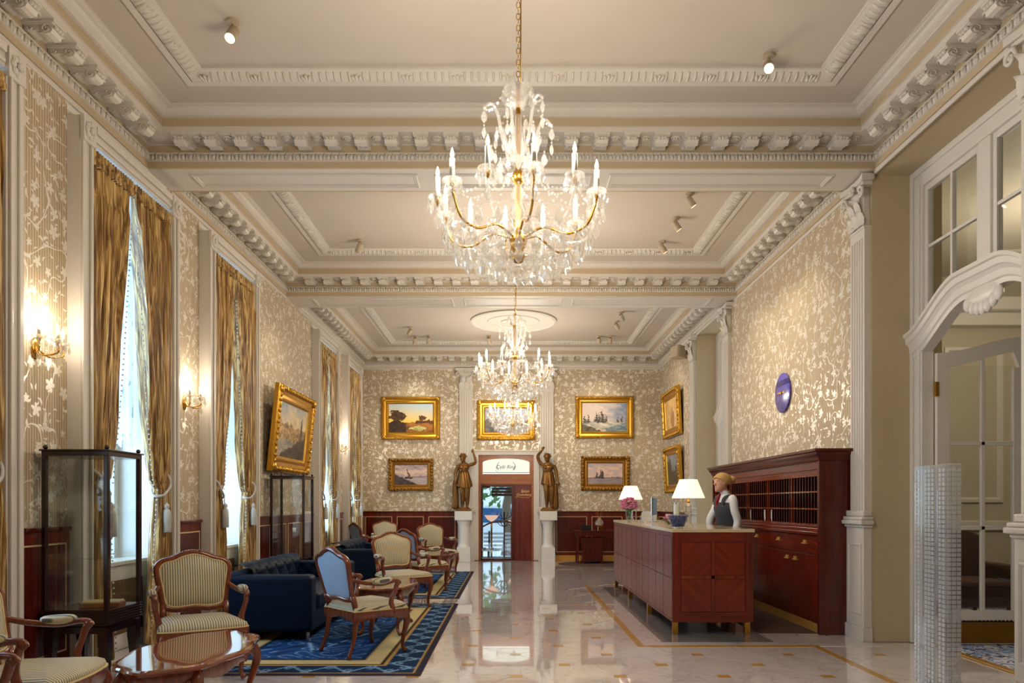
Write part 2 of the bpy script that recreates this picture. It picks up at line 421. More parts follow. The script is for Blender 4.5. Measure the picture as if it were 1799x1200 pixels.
# gold band and grey marble apron of the reception desk
def inlay(name, x0, x1, y0, y1, m, z=.0012): return MB().box(x0, x1, y0, y1, -.004, z).build(name, m, floor)
inlay('apron_slab', 1.25, 3.6, 7.0, 12.1, M['marble'], .0006)
inlay('gold_band', 1.22, 1.29, 6.97, 12.15, M['goldstone'], .0016); inlay('gold_band', 1.29, 2.98, 6.97, 7.04, M['goldstone'], .0016)
inlay('gold_band', 2.91, 2.98, .5, 6.97, M['goldstone'], .0016); inlay('gold_band', 1.29, 3.2, 12.08, 12.15, M['goldstone'], .0016)
inlay('grey_border', 1.50, 2.62, 7.2, 11.95, M['grey'])
tag(MB().box(2.62, 3.25, 7.68, 11.6, .0, .008).build('floor_mat', M['mat']), 'brown carpet runner between reception desk and key cabinet', 'carpet')

# ---- walls
def wall(name, boxes, m, label):
    b = MB()
    for q_ in boxes: b.box(*q_)
    return struct(b.build(name, m), label, 'wall')
xo = -4.1
lb = []; prev = -2.6
for a, b in WINDOWS:
    lb.append((xo, -XW, prev, a, 0, 5.2)); lb.append((xo, -XW, a, b, 4.38, 5.2)); lb.append((xo, xo+.12, a, b, 0, .78)); prev = b
lb.append((xo, -XW, prev, 17.8, 0, 5.2))
wall_l = wall('wall_left', lb, M['white'], 'window side wall with floral wallpaper piers and mahogany wainscot')
D0, D1, DH = -.80, .54, 2.56
wall_b = wall('wall_back', [(-4.1, D0, YB, YB+.25, 0, 5.2), (D1, 4.3, YB, YB+.25, 0, 5.2), (D0, D1, YB, YB+.25, DH, 5.2)], M['cream'], 'far end wall with floral wallpaper around the café doorway')
RC = [(5.05, 7.22), (12.15, 14.05)]; XR = 4.05
rb = [(XW, 4.3, -2.6, 5.05, 0, 5.2), (XW, 4.3, 7.22, 12.15, 0, 5.2), (XW, 4.3, 14.05, 17.8, 0, 5.2)]
for a, b in RC: rb.append((XW, 4.3, a, b, 4.66, 5.2))
wall_r = wall('wall_right', rb, M['recess'], 'reception side wall with plain tan door recesses and floral wallpaper')
wall('wall_front', [(-4.1, 4.3, -2.75, -2.6, 0, 5.2)], M['cream'], 'cream wall behind the camera')
def paper(wallo, x0, x1, y0, y1, z0=1.2, z1=4.68): MB().box(x0, x1, y0, y1, z0, z1).build('wallpaper', M['paper_wall'], wallo)
pier = []; prev = -2.6
for a, b in WINDOWS: pier.append((prev, a-.155)); prev = b+.155
pier.append((prev, YB))
for a, b in pier: paper(wall_l, -XW, -XW+.006, a, b)
paper(wall_b, -XW, D0-.12, YB-.006, YB); paper(wall_b, D1+.12, XW, YB-.006, YB); paper(wall_b, D0-.12, D1+.12, YB-.006, YB, DH+.1)
for a, b in ((-2.6, 4.69), (7.58, 11.8), (14.4, YB)): paper(wall_r, XW-.006, XW, a, b)
# wainscot: boards, inlaid line frames, cap
def wains(wallo, M4, length, npan):
    """local: x along the wall from 0, y out of the wall, z up"""
    w_ = MB().box(0, length, 0, .03, .13, 1.2).box(0, length, 0, .035, 0, .02)
    w_ = MB(); w_.box(0, length, 0, .028, .13, 1.18, M4); o = w_.build('wainscot', M['mahog'], wallo)
    MB().box(0, length, 0, .05, 1.165, 1.2, M4).build('wainscot_cap', M['mahogd'], wallo, bevel=.008)
    MB().box(0, length, 0, .04, 0, .13, M4).build('plinth_board', M['goldstone'] if length > 2.2 else M['mahogd'], wallo, bevel=.006)
    pw = length/npan
    for k in range(npan):
        p = MB(); p.box(k*pw+.07, (k+1)*pw-.07, .028, .038, .22, 1.06, M4); pn = p.build('panel', M['mahogd'], o, bevel=.006)
        l = MB(); l.ringM(pw-.12, .86, [(0, .028), (0, .04), (.012, .04), (.012, .028)], M4 @ T((k+.5)*pw, 0, .64) @ Matrix(((1,0,0,0),(0,0,1,0),(0,1,0,0),(0,0,0,1))))
        l.build('inlay_line', M['welt'], o)
for a, b in pier[1:]:
    M4 = T(-XW, a, 0) @ Matrix(((0,1,0,0),(1,0,0,0),(0,0,1,0),(0,0,0,1)))
    wains(wall_l, M4, b-a, max(1, round((b-a)/.75)))
Mb = T(0, YB, 0) @ Matrix(((1,0,0,0),(0,-1,0,0),(0,0,1,0),(0,0,0,1)))
wains(wall_b, T(-XW, 0, 0) @ Mb, XW-1.3, 3); wains(wall_b, T(1.03, 0, 0) @ Mb, XW-1.03, 3)
wains(wall_r, T(XW, -2.6, 0) @ Matrix(((0,-1,0,0),(1,0,0,0),(0,0,1,0),(0,0,0,1))), 4.66+2.6, 9)
wains(wall_r, T(XW, 14.4, 0) @ Matrix(((0,-1,0,0),(1,0,0,0),(0,0,1,0),(0,0,0,1))), YB-14.4, 4)

# ---- ceilings, cornices, beams
mod = MB()
mod.box(-.075, .075, .02, .262, -.022, 0)
mod.box(-.07, .07, .02, .25, -.034, -.022)
body = [(.03, -.03), (.235, -.03), (.243, -.06), (.228, -.088), (.19, -.098), (.155, -.08), (.12, -.07), (.08, -.078), (.03, -.062)]
YZ = Matrix(((0, 0, 1, 0), (1, 0, 0, 0), (0, 1, 0, 0), (0, 0, 0, 1)))
mod.prism(body[::-1], -.056, .056, YZ)
for s in (-1, 1):
    sp = [(s*.058, .195+.042*(1-t/13)*cos(t*.85), -.062+.036*(1-t/13)*sin(t*.85)) for t in range(12)]
    mod.tube(sp, .007, 5)
    sp = [(s*.058, .07+.024*(1-t/9)*cos(-t*.9), -.056+.02*(1-t/9)*sin(-t*.9)) for t in range(8)]
    mod.tube(sp, .006, 5)
for k in range(4):        # acanthus leaf under the bracket
    mod.sphere((-.036+.024*k, .17, -.082), .018, 6, 4, .9, 2.6, .8)
for k in range(3): mod.sphere((-.03+.03*k, .25, -.045), .017, 6, 4)
mod_me = mod.mesh('modillion', M['cream'], True); auto_smooth(mod_me, .6)
ros = MB().lathe([(.052, 0), (.056, -.008), (.046, -.016), (.036, -.008), (.0, -.008)], 14)
for k in range(6): ros.sphere((.022*cos(k*PI/3), .022*sin(k*PI/3), -.012), .013, 6, 4)
ros.sphere((0, 0, -.014), .012, 6, 4)
ros_me = ros.mesh('rosette', M['cream'], True)
def ring_spots(x0, x1, y0, y1, pitch, d):
    out = []
    for (ax, ay, bx_, by_, rot, nx, ny) in ((x0, y0, x1, y0, 0, 0, 1), (x1, y1, x0, y1, PI, 0, -1), (x0, y1, x0, y0, -PI/2, 1, 0), (x1, y0, x1, y1, PI/2, -1, 0)):
        L = math.hypot(bx_-ax, by_-ay)-2*d; n = max(1, round(L/pitch)); ux, uy = (bx_-ax)/(L+2*d), (by_-ay)/(L+2*d)
        for k in range(n):
            t = d+(k+.5)*L/n; out.append((ax+ux*t, ay+uy*t, rot, nx, ny, L/n))
    return out
names = ['nearest bay', 'middle bay', 'far bay']
for bi, (y0, y1) in enumerate(BAYS):
    R = (-XW, XW, y0, y1)
    ce = MB(); ce.ring(*R, [(.44, ZC), (.745, ZC)]); ce.add([(-XW+.94, y0+.94, ZI), (XW-.94, y0+.94, ZI), (XW-.94, y1-.94, ZI), (-XW+.94, y1-.94, ZI)], [(0, 1, 2, 3)])
    ceo = struct(ce.build('ceiling', M['ceil']), 'plain cream plaster ceiling panel of the %s' % names[bi], 'ceiling')
    MB().ring(*R, [(.74, ZC+.002), (.74, 5.072), (.80, 5.072), (.80, 5.085)]).build('flat_fillet', M['cream'], ceo)
    MB().ring(*R, [(.80, 5.085), (.815, 5.065), (.85, 5.06), (.89, 5.07), (.925, 5.10), (.95, 5.105), (.95, 5.122)]).build('leaf_moulding', M['cream'], ceo, smooth=True, ang=.7)
    lv = MB()
    for k, (x, y, rot, nx, ny, st) in enumerate(ring_spots(*R, .062, .92)):
        big = k % 7 == 3
        Mx = T(x+nx*.866, y+ny*.866, 5.066) @ RZ(rot)
        if big:
            for e in (-1, 0, 1): lv.sphere((e*.022, 0, -.002), .03, 6, 4, .55, 2.0, .6, Mx @ RZ(-e*.35))
        else: lv.tube([(0, -.05, .012), (0, -.02, -.009), (0, .02, .0), (0, .05, .028)], .011, 5, M=Mx)
    tag(lv.build('leaf_ornament', M['cream'], ceo, smooth=True), kind='stuff')
    tr = empty('trim_%d' % (bi+1)); struct(tr, 'bracketed plaster cornice running round the %s of the ceiling' % names[bi], 'cornice')
    MB().ring(*R, [(0, 4.68), (.03, 4.68), (.03, 4.735)]).build('lower_fascia', M['tan' if bi < 2 else 'cream'], tr)
    MB().ring(*R, [(.03, 4.735), (.05, 4.738), (.05, 4.745), (.045, 4.80), (.06, 4.805), (.06, 4.815), (.04, 4.815)]).build('egg_bed', M['cream'], tr)
    MB().ring(*R, [(.04, 4.815), (.04, 4.89)]).build('upper_fascia', M['tan'], tr)
    MB().ring(*R, [(.04, 4.89), (.055, 4.893), (.055, 4.90), (.285, 4.90), (.285, 4.945), (.305, 4.945)]).build('corona', M['cream'], tr)
    MB().ring(*R, [(.30, 4.945), (.30, 5.02)]).build('frieze_band', M['tan'], tr)
    MB().ring(*R, [(.30, 5.02), (.335, 5.02), (.335, 5.033), (.355, 5.04), (.375, 5.05), (.395, 5.068), (.425, 5.072), (.425, 5.083), (.45, 5.085), (.45, 5.095)]).build('cyma', M['cream'], tr)
    for nm, x0_, x1_ in (('wall_bead', -XW, -XW+.025), ('wall_bead', XW-.025, XW)): MB().box(x0_, x1_, y0, y1, 4.635, 4.68).build(nm, M['cream'], tr, bevel=.01)
    if bi == 2: MB().box(-XW, XW, YB-.025, YB, 4.635, 4.68).build('wall_bead', M['cream'], tr, bevel=.01)
    eg = MB()
    for x, y, rot, nx, ny, st in ring_spots(*R, .075, .05):
        Mx = T(x+nx*.05, y+ny*.05, 4.772) @ RZ(rot)
        eg.sphere((0, 0, 0), .026, 6, 4, .85, .6, 1.15, Mx)
        eg.box(st/2-.006, st/2+.006, -.006, .014, -.028, .03, Mx)
    tag(eg.build('egg_and_dart', M['cream'], tr, smooth=True), kind='stuff')
    for x, y, rot, nx, ny, st in ring_spots(*R, .282, .30):
        inst('modillion', mod_me, tr, (x+nx*.02, y+ny*.02, 4.90), (0, 0, rot))
        ux, uy = -ny, nx
        inst('rosette', ros_me, tr, (x+nx*.17+ux*st/2, y+ny*.17+uy*st/2, 4.90))
ce0 = MB().box(-4.1, 4.3, -2.6, 1.3, 4.68, 5.2).build('ceiling', M['ceil']); struct(ce0, 'plain ceiling over the entrance end behind the camera', 'ceiling')
struct(MB().box(-4.2, 4.4, -2.7, 17.9, 5.2, 5.3).build('ceiling', M['ceil']), 'upper slab above the plaster ceilings', 'ceiling')
for bi, (y0, y1) in enumerate(((7.13, 7.62), (11.5, 12.15))):
    bo = MB().box(-XW, XW, y0, y1, 4.68, 5.2).build('trim_%d' % (bi+4), M['cream'])
    struct(bo, 'plaster ceiling beam with three framed soffit panels, %s chandelier' % ('right behind the largest' if bi == 0 else 'between the two smaller'), 'beam')
    for x0, x1 in ((-3.22, -.94), (-.78, .82), (.98, 3.24)):
        p = MB(); yy0, yy1 = y0+.11, y1-.09
        p.ring(x0, x1, yy0, yy1, [(0, 4.681), (.004, 4.668), (.02, 4.664), (.03, 4.672), (.045, 4.672), (.05, 4.679)])
        p.build('soffit_panel', M['cream'], bo)
# ceiling rose in the far bay
rose = MB().lathe([(.88, 0), (.88, -.03), (.84, -.045), (.80, -.03), (.76, -.02), (.54, -.02), (.53, -.035), (.50, -.035), (.49, -.02), (.26, -.02), (.25, -.04), (.2, -.045), (.0, -.05)], 48, T(.04, 14.78, ZI)).build('trim_6', M['cream'], smooth=True, ang=.5)
struct(rose, 'round stepped plaster ceiling rose above the farthest chandelier', 'ceiling rose')

# ---- pilasters
def leaf_mesh(b, Mx, w_, h_, curl):
    def fn(u, v):
        ww = w_*(.5+.6*sin(PI*min(1, .25+v*.75)))*(1-.55*v**4)
        x = (u-.5)*ww*(1+.1*sin(v*22)); y = -.012-curl*v**3*1.2-.012*cos((u-.5)*PI)*1.2; z = h_*(v-.18*max(0, v-.75)**1*4*v)
        return (x, y, z)
    b.grid(6, 8, fn, Mx)
def pilaster(n, loc, rot, label, shaft_w=.30):
    root = empty('trim_%d' % n, loc, rot); struct(root, label, 'pilaster')
    hw = shaft_w/2; pw = hw+.05
    MB().box(-pw, pw, -.10, 0, 0, .14).box(-pw+.015, pw-.015, -.085, 0, .14, 1.14).build('pedestal', M['cream'], root, bevel=.005)
    MB().ringM((pw-.06)*2, .72, [(0, 0), (0, .008), (.015, .012), (.03, .004), (.03, 0)], T(0, -.085, .62) @ Matrix(((1,0,0,0),(0,0,-1,0),(0,1,0,0),(0,0,0,1)))).build('pedestal_panel', M['cream'], root)
    MB().box(-pw-.01, pw+.01, -.105, 0, 1.14, 1.17).box(-pw-.035, pw+.035, -.135, 0, 1.17, 1.215).box(-pw-.02, pw+.02, -.12, 0, 1.215, 1.25).box(-pw+.01, pw-.01, -.09, 0, 1.25, 1.31).build('pedestal_cap', M['cream'], root, bevel=.012)
    poly = [(hw, 0), (-hw, 0), (-hw, -.06)]; nf = 5; fw = (2*hw-.04)/nf
    for k in range(nf):
        x = -hw+.02+k*fw
        for t in range(5):
            a = PI*t/4; poly.append((x+fw/2-cos(a)*fw*.36, -.06+sin(a)*.016))
    poly.append((hw, -.06))
    MB().prism(poly[::-1], 1.31, 4.06).box(-hw, hw, -.06, 0, 4.06, 4.15).build('fluted_shaft', M['cream'], root)
    c = MB().box(-hw-.01, hw+.01, -.072, 0, 4.15, 4.175).box(-hw+.01, hw-.01, -.065, 0, 4.17, 4.56)
    cap = c.build('capital', M['cream'], root, bevel=.006)
    MB().prism([(-hw-.09, 0), (-hw-.09, -.13), (-hw+.02, -.105), (0, -.10), (hw-.02, -.105), (hw+.09, -.13), (hw+.09, 0)], 4.60, 4.66).prism([(-hw-.05, 0), (-hw-.05, -.10), (0, -.085), (hw+.05, -.10), (hw+.05, 0)], 4.56, 4.60).build('abacus', M['cream'], cap, bevel=.006)
    for k in range(3):
        b = MB(); leaf_mesh(b, T((k-1)*shaft_w*.36, -.06, 4.18), .12, .17, .05); o = b.build('leaf', M['cream'], cap, smooth=True)
    for k in range(2):
        b = MB(); leaf_mesh(b, T((k-.5)*shaft_w*.42, -.065, 4.22), .12, .27, .07); b.build('leaf', M['cream'], cap, smooth=True)
    for s in (-1, 1):
        b = MB(); sp = [(s*(.02+.06*k), -.075-.012*k, 4.36+.065*k) for k in range(3)]
        cx, cz = s*(hw+.03), 4.49
        sp += [(cx+s*.062*(1-t/15)*cos(2.2-t*.62), -.115, cz+.062*(1-t/15)*sin(2.2-t*.62)) for t in range(14)]
        b.tube(sp, [.014]*3+[.02-.0008*t for t in range(14)], 6); b.sphere((cx, -.115, cz), .02, 8, 5)
        b.build('volute', M['cream'], cap, smooth=True)
    b = MB()
    for k in range(6): b.sphere((.03*cos(k*PI/3), -.115, 4.57+.03*sin(k*PI/3)), .02, 6, 4)
    b.sphere((0, -.125, 4.57), .018, 6, 4); b.build('flower', M['cream'], cap, smooth=True)
    return root
pl = [(4.87, 'cream fluted pilaster cropped by the right edge of the picture'), (7.40, 'cream fluted pilaster beside the key cabinet end panel'), (11.97, 'cream fluted pilaster at the far end of the key cabinet'), (14.23, 'cream fluted pilaster beside the two small gilt paintings')]
for k, (y, lab) in enumerate(pl): pilaster(7+k, (XW, y, 0), -PI/2, lab)
pilaster(11, (-1.10, YB, 0), 0, 'cream fluted pilaster behind the statue left of the café doorway', .32)
pilaster(12, (.86, YB, 0), 0, 'cream fluted pilaster behind the statue right of the café doorway', .32)

# ---- windows on the left with curtains
def flower_block(b, Mx, s):
    b.box(-s, s, -.03, 0, -s*1.15, s*1.15, Mx)
    for k in range(8): b.sphere((s*.55*cos(k*PI/4), -.035, s*.6*sin(k*PI/4)), s*.3, 6, 4, 1, .6, 1, Mx)
    b.sphere((0, -.045, 0), s*.28, 8, 4, 1, .7, 1, Mx)
LW = Matrix(((0, -1, 0, 0), (1, 0, 0, 0), (0, 0, 1, 0), (0, 0, 0, 1)))      # local x -> +Y, local -y -> +X
wl = ['added window outside the picture beside the viewer', 'window cropped by the left picture edge', 'window behind the nearest glass cabinet', 'window behind the nearer blue sofa', 'window just past the large left painting', 'window next to the far wall']
def curtain(a, b, near, wi):
    top, zt = 4.33, 1.56; Wd = (b-a)/2
    root = empty('curtain', (-3.53, a if near else b, 0)); s = 1 if near else -1
    seed = wi*7+(3 if near else 0); ph = [rng.uniform(0, 6) for _ in range(4)]
    def width(z):
        if z > zt:
            t = (z-zt)/(top-zt); return Wd*(.34+.63*min(1, (t*.92+.08)**.62))
        return Wd*(.34+.22*(1-(z/zt))**.7)
    def fn(u, v):
        z = .02+(top-.02)*v; w_ = width(z)
        pin = math.exp(-((z-zt)/.28)**2)
        amp = .06*(1-.45*pin)*(1 if v < .93 else .6)
        f = sin(u*2*PI*6.5+ph[0]+.6*sin(z*1.3+ph[1]))*amp + .018*sin(u*2*PI*15+ph[2]+z*.8) + .012*noise.noise((u*9, z*2.2, seed))
        sh = .5+.5*(1-u)
        y = s*(w_*u + .012*sin(z*3+ph[3])*u)
        if z > zt: y += s*.03*u*sin(PI*(z-zt)/(top-zt))*-1
        return (f, y, z)
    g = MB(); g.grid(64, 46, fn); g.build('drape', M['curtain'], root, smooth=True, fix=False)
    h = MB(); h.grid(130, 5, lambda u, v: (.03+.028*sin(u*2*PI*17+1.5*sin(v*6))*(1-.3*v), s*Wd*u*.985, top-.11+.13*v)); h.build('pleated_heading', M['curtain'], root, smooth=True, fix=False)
    fr = MB()
    for k in range(80):
        z = .1+k*(4.0-.1)/80; fr.sphere((.035, s*(width(z)+.008), z), .0095, 5, 3)
    tag(fr.build('bead_fringe', M['cord'], root, smooth=True), kind='stuff')
    w0 = width(zt)
    rope = [(.07, s*(w0*.98), zt-.10), (.085, s*w0*.72, zt-.06), (.085, s*w0*.4, zt+.0), (.06, s*.06, zt+.08), (-.02, s*.0, zt+.12), (-.07, s*.1, zt+.05), (-.07, s*w0*.7, zt-.05), (0, s*(w0+.03), zt-.1)]
    MB().tube(spline(rope, 4, True), .013, 6, closed=True).build('tieback', M['cord'], root, smooth=True)
    ts = MB().lathe([(.004, .16), (.022, .14), (.026, .12), (.016, .10), (.03, .085), (.036, .06), (.042, -.13), (.036, -.135), (0, -.135)], 12, T(.10, s*w0*.86, zt-.33)); ts.cyl((.09, s*w0*.86, zt-.18), (.085, s*w0*.84, zt-.06), .006, 5)
    ts.build('tassel', M['cord'], root, smooth=True)
    return root
side_l = ['near', 'far']
for wi, (a, b) in enumerate(WINDOWS):
    root = empty('window_%d' % (wi+1), (-XW, 0, 0)); struct(root, wl[wi], 'window')
    def piece(name, boxes, m=M['white'], bevel=.006):
        q_ = MB()
        for bb in boxes: q_.box(*bb)
        return q_.build(name, m, root, bevel=bevel)
    piece('casing', [(0, .12, a-.155, a, 0, 4.53), (0, .12, b, b+.155, 0, 4.53), (0, .12, a, b, 4.38, 4.53), (.12, .14, a-.155, a-.11, 0, 4.33), (.12, .14, b+.11, b+.155, 0, 4.33), (.12, .145, a-.04, a-.015, 0, 4.33), (.12, .145, b+.015, b+.04, 0, 4.33), (.12, .15, a+.03, b-.03, 4.47, 4.53), (.12, .14, a+.03, b-.03, 4.40, 4.43)], M['cream'])
    for yy in (a-.075, b+.075):
        f = MB(); flower_block(f, T(.12, yy, 4.43) @ LW, .088); f.build('rosette_block', M['cream'], root, smooth=True, ang=.6)
    m_ = (a+b)/2
    piece('frame', [(-.48, -.42, a, a+.08, .78, 4.38), (-.48, -.42, b-.08, b, .78, 4.38), (-.48, -.42, a+.08, b-.08, .78, .88), (-.48, -.42, a+.08, b-.08, 4.28, 4.38), (-.48, -.42, m_-.05, m_+.05, .88, 4.28), (-.475, -.425, a+.08, b-.08, 2.42, 2.5)])
    for y0, y1 in ((a+.08, m_-.05), (m_+.05, b-.08)):
        for z0, z1 in ((.88, 2.42), (2.5, 4.28)): MB().box(-.455, -.449, y0, y1, z0, z1).build('pane', M['glass'], root)
    rc = empty('radiator_cover', (-XW, 0, 0)); thing(rc, 'white radiator cover with brass grille below the %s' % wl[wi], 'radiator cover')
    MB().box(-.37, -.10, a+.01, b-.01, 0, .80).build('case', M['white'], rc, bevel=.006)
    MB().box(-.38, -.07, a+.005, b-.005, .80, .84).build('top_shelf', M['white'], rc, bevel=.008)
    g = MB().box(-.10, -.092, a+.16, b-.16, .15, .66); gr = g.build('grille', M['grille'], rc)
    sc = MB()
    def fs(u, v):
        y = a+.02+(b-a-.04)*u; z = 4.34-(4.34-1.93-.09*abs(sin(u*PI*5)))*v
        return (-3.87+.022*sin(u*2*PI*9)+.01*sin(u*31+2*v), y, z)
    sc.grid(80, 12, fs); so = sc.build('sheer_curtain', M['sheer'], smooth=True, fix=False)
    tag(so, 'white lace voile hanging in the %s' % wl[wi], 'curtain', 'sheer curtains')
    for near in (True, False):
        tag(curtain(a, b, near, wi), 'gold silk curtain on the %s half of the %s' % ('nearer' if near else 'farther', wl[wi]), 'curtain', 'gold silk curtains')

# ---- glazed doors in the right-hand recesses
def door_leaf(parent, w_, M4):
    def top(x): t = max(0, min(1, x/w_)); return 2.84+.16*t*t*(3-2*t)
    lf = empty('door_leaf'); lf.parent = parent; lf.matrix_local = M4
    st = MB(); st.box(0, .12, 0, .045, .02, 2.70).box(w_-.12, w_, 0, .045, .02, 2.70).box(.12, w_-.12, 0, .045, .02, .34)
    n = 14; vs = []; 
    for k in range(n+1):
        x = w_*k/n; z1 = top(x); z0 = z1-.14 if .1 < x < w_-.1 else 2.70
        vs += [(x, 0, z0), (x, 0, z1), (x, .045, z1), (x, .045, z0)]
    st.add(vs, [(k*4+j, k*4+(j+1) % 4, k*4+4+(j+1) % 4, k*4+4+j) for k in range(n) for j in range(4)] + [(0, 1, 2, 3), (n*4+3, n*4+2, n*4+1, n*4)])
    st.build('stiles_and_rails', M['white'], lf)
    xm = w_*.52
    for bb in ((xm-.02, xm+.02, .005, .04, .34, 2.8), (.12, w_-.12, .005, .04, 1.125, 1.165), (.12, w_-.12, .005, .04, 1.945, 1.985)): MB().box(*bb).build('glazing_bar', M['white'], lf, bevel=.005)
    for x0, x1 in ((.12, xm-.02), (xm+.02, w_-.12)):
        for z0, z1 in ((.34, 1.125), (1.165, 1.945), (1.985, 2.72)): MB().box(x0, x1, .02, .026, z0, z1).build('pane', M['glass'], lf)
    k = MB().box(.01, w_-.01, -.004, 0, .03, .235)
    for j in range(22): k.lathe([(.02, -.004), (.02, 0)], 8, T(.03+j*(w_-.06)/21, 0, .235) @ Matrix.Rotation(PI/2, 4, 'X'))
    k.build('kick_plate', M['golddark'], lf)
    MB().box(-.02, .01, -.01, .03, 2.42, 2.56).box(-.02, .01, -.01, .03, .3, .44).build('hinge', M['brass'], lf)
    return lf
for ri, (a, b) in enumerate(RC):
    root = empty('door_%d' % (ri+1), (0, 0, 0)); m_ = (a+b)/2
    struct(root, ['white glazed double door with swan-neck hood, one leaf open, at right edge', 'white glazed double door in the far recess past the key cabinet'][ri], 'door')
    def hz(y):
        sm = 1-min(1, abs(y-m_)/((b-a)/2+.02)); e = min(1, sm/.78); return 2.99+.36*e*e*(3-2*e)
    def lite(x0, x1, y0, y1, z1):      # pane whose foot follows the hood
        ys = [y0+(y1-y0)*k/8 for k in range(9)]
        return MB().prism([(y, hz(y)) for y in ys]+[(y1, z1), (y0, z1)], x0, x1, Matrix(((0,0,1,0),(1,0,0,0),(0,1,0,0),(0,0,0,1))))
    f = MB().box(XR-.05, XR+.07, a, a+.17, 0, 4.66).box(XR-.05, XR+.07, b-.17, b, 0, 4.66).box(XR-.05, XR+.07, a+.17, b-.17, 4.48, 4.66).box(XR-.04, XR+.07, m_-.08, m_+.08, hz(m_), 4.48)
    f.box(XR-.075, XR-.05, a, a+.04, 0, 4.66).box(XR-.075, XR-.05, b-.04, b, 0, 4.66).box(XR-.075, XR-.05, a+.04, b-.04, 4.60, 4.66).box(XR-.065, XR-.05, b-.15, b-.11, 0, 4.5).box(XR-.065, XR-.05, a+.11, a+.15, 0, 4.5)
    f.build('frame', M['white'], root, bevel=.006)
    for s0, s1 in ((a+.17, m_-.08), (m_+.08, b-.17)):
        sh = MB().box(XR-.02, XR+.03, s0, s0+.05, hz(s0), 4.48).box(XR-.02, XR+.03, s1-.05, s1, hz(s1), 4.48).box(XR-.02, XR+.03, s0+.05, s1-.05, 4.42, 4.48)
        ss = sh.build('sash', M['white'], root, bevel=.005); c = (s0+s1)/2
        MB().box(XR-.015, XR+.025, c-.014, c+.014, hz(c), 4.42).build('glazing_bar', M['white'], root); MB().box(XR-.012, XR+.022, s0+.05, s1-.05, 3.86, 3.888).build('glazing_bar', M['white'], root)
        for y0, y1 in ((s0+.05, c-.014), (c+.014, s1-.05)):
            MB().box(XR+.002, XR+.008, y0, y1, 3.888, 4.42).build('pane', M['glass'], root); lite(XR+.002, XR+.008, y0, y1, 3.86).build('pane', M['glass'], root)
    prof = [(XR+.05, -.17), (XR-.055, -.17), (XR-.06, -.13), (XR-.075, -.115), (XR-.08, -.06), (XR-.10, -.03), (XR-.115, -.02), (XR-.12, .03), (XR-.14, .04), (XR-.14, .075), (XR+.05, .085)]
    hd_ = MB(); n = 40; vs = []; L = (b-a)/2+.02
    for k in range(n+1):
        t = abs(2*k/n-1); sm = 1-t; e = min(1, sm/.78); z = 2.99+.36*e*e*(3-2*e); y = m_+(2*k/n-1)*L
        vs += [(x, y, z+dz) for x, dz in prof]
    mp = len(prof)
    hd_.add(vs, [(k*mp+j, k*mp+(j+1) % mp, (k+1)*mp+(j+1) % mp, (k+1)*mp+j) for k in range(n) for j in range(mp)]+[tuple(range(mp)), tuple(n*mp+j for j in range(mp-1, -1, -1))])
    hd_.build('hood', M['white'], root)
    sh = MB()
    for k in range(7):
        t = (k-3)/3; sh.sphere((XR-.05, m_+t*.20, 3.12-.07*(1-t*t)), .06, 8, 5, .5, .9, 1.1)
    sh.sphere((XR-.04, m_, 3.16), .2, 12, 6, .2, 1.2, .5); sh.build('shell_ornament', M['white'], root, smooth=True)
    w_ = .86
    if ri == 0:
        door_leaf(root, w_, T(XR+.075, b-.22, 0)); door_leaf(root, w_, T(XR+.075, a+.175, 0))
    else:
        w2 = (b-a-.34)/2
        door_leaf(root, w2, T(XR+.03, b-.17, 0) @ RZ(-PI/2)); door_leaf(root, w2, T(XR-.015, a+.17, 0) @ RZ(PI/2))

# ---- the salon beyond the right-hand doors
struct(MB().box(4.3, 9, 11.2, 11.35, 0, 4.9).box(4.3, 9, .5, .65, 0, 4.9).box(9, 9.1, .5, 11.35, 0, 4.9).build('wall_salon', M['beige']), 'pale beige wall of the salon seen through the glazed door', 'wall')
sw = bpy.data.objects['wall_salon']
for k in range(4):
    MB().ringM(.9, 2.4, [(0, 0), (0, .03), (.05, .04), (.08, 0)], T(4.95+k*1.1, 11.2, 2.6) @ Matrix(((1,0,0,0),(0,0,-1,0),(0,1,0,0),(0,0,0,1)))).build('wall_panel_moulding', M['white'], sw)
MB().box(4.3, 9, 11.0, 11.2, 4.1, 4.3).box(4.3, 9, 10.85, 11.2, 4.3, 4.5).box(4.3, 9, 11.12, 11.2, 1.0, 1.12).build('salon_cornice', M['white'], sw, bevel=.02)
struct(MB().box(4.12, 9, .5, 11.35, -.1, -.004).build('floor', M['mat']), 'salon floor beyond the glazed door', 'floor')
struct(MB().box(4.3, 9, .5, 11.35, 4.9, 5.0).build('ceiling', M['beige']), 'salon ceiling beyond the glazed door', 'ceiling')
def mk_saloncarpet():
    N = NT('blue_white_carpet'); n1 = N.noise(N.coord(), 9, 2, 1.5)
    N.set(col=N.ramp(n1, [(.42, C(28, 46, 110)), (.46, C(214, 210, 204)), (.52, C(214, 210, 204)), (.56, C(112, 142, 196))]), rough=.95); return N.mat
cp = MB().prism([(4.14, 5.25), (4.33, 5.25), (4.33, 3.5), (7.2, 3.5), (7.2, 9.4), (4.33, 9.4), (4.33, 7.03), (4.14, 7.03)], 0, .012).build('patterned_carpet', mk_saloncarpet()); tag(cp, 'blue and white patterned carpet beyond the open glazed door', 'carpet')
MB().box(4.08, 4.14, 5.23, 7.04, 0, .012).build('gold_border', M['goldstone'], cp)
sf = empty('salon_armchair', (5.35, 8.6, .012)); thing(sf, 'brown upholstered armchair seen through the open glazed door', 'armchair')
MB().box(-.45, .45, -.35, .4, .18, .48).build('seat', M['mat'], sf, bevel=.05)
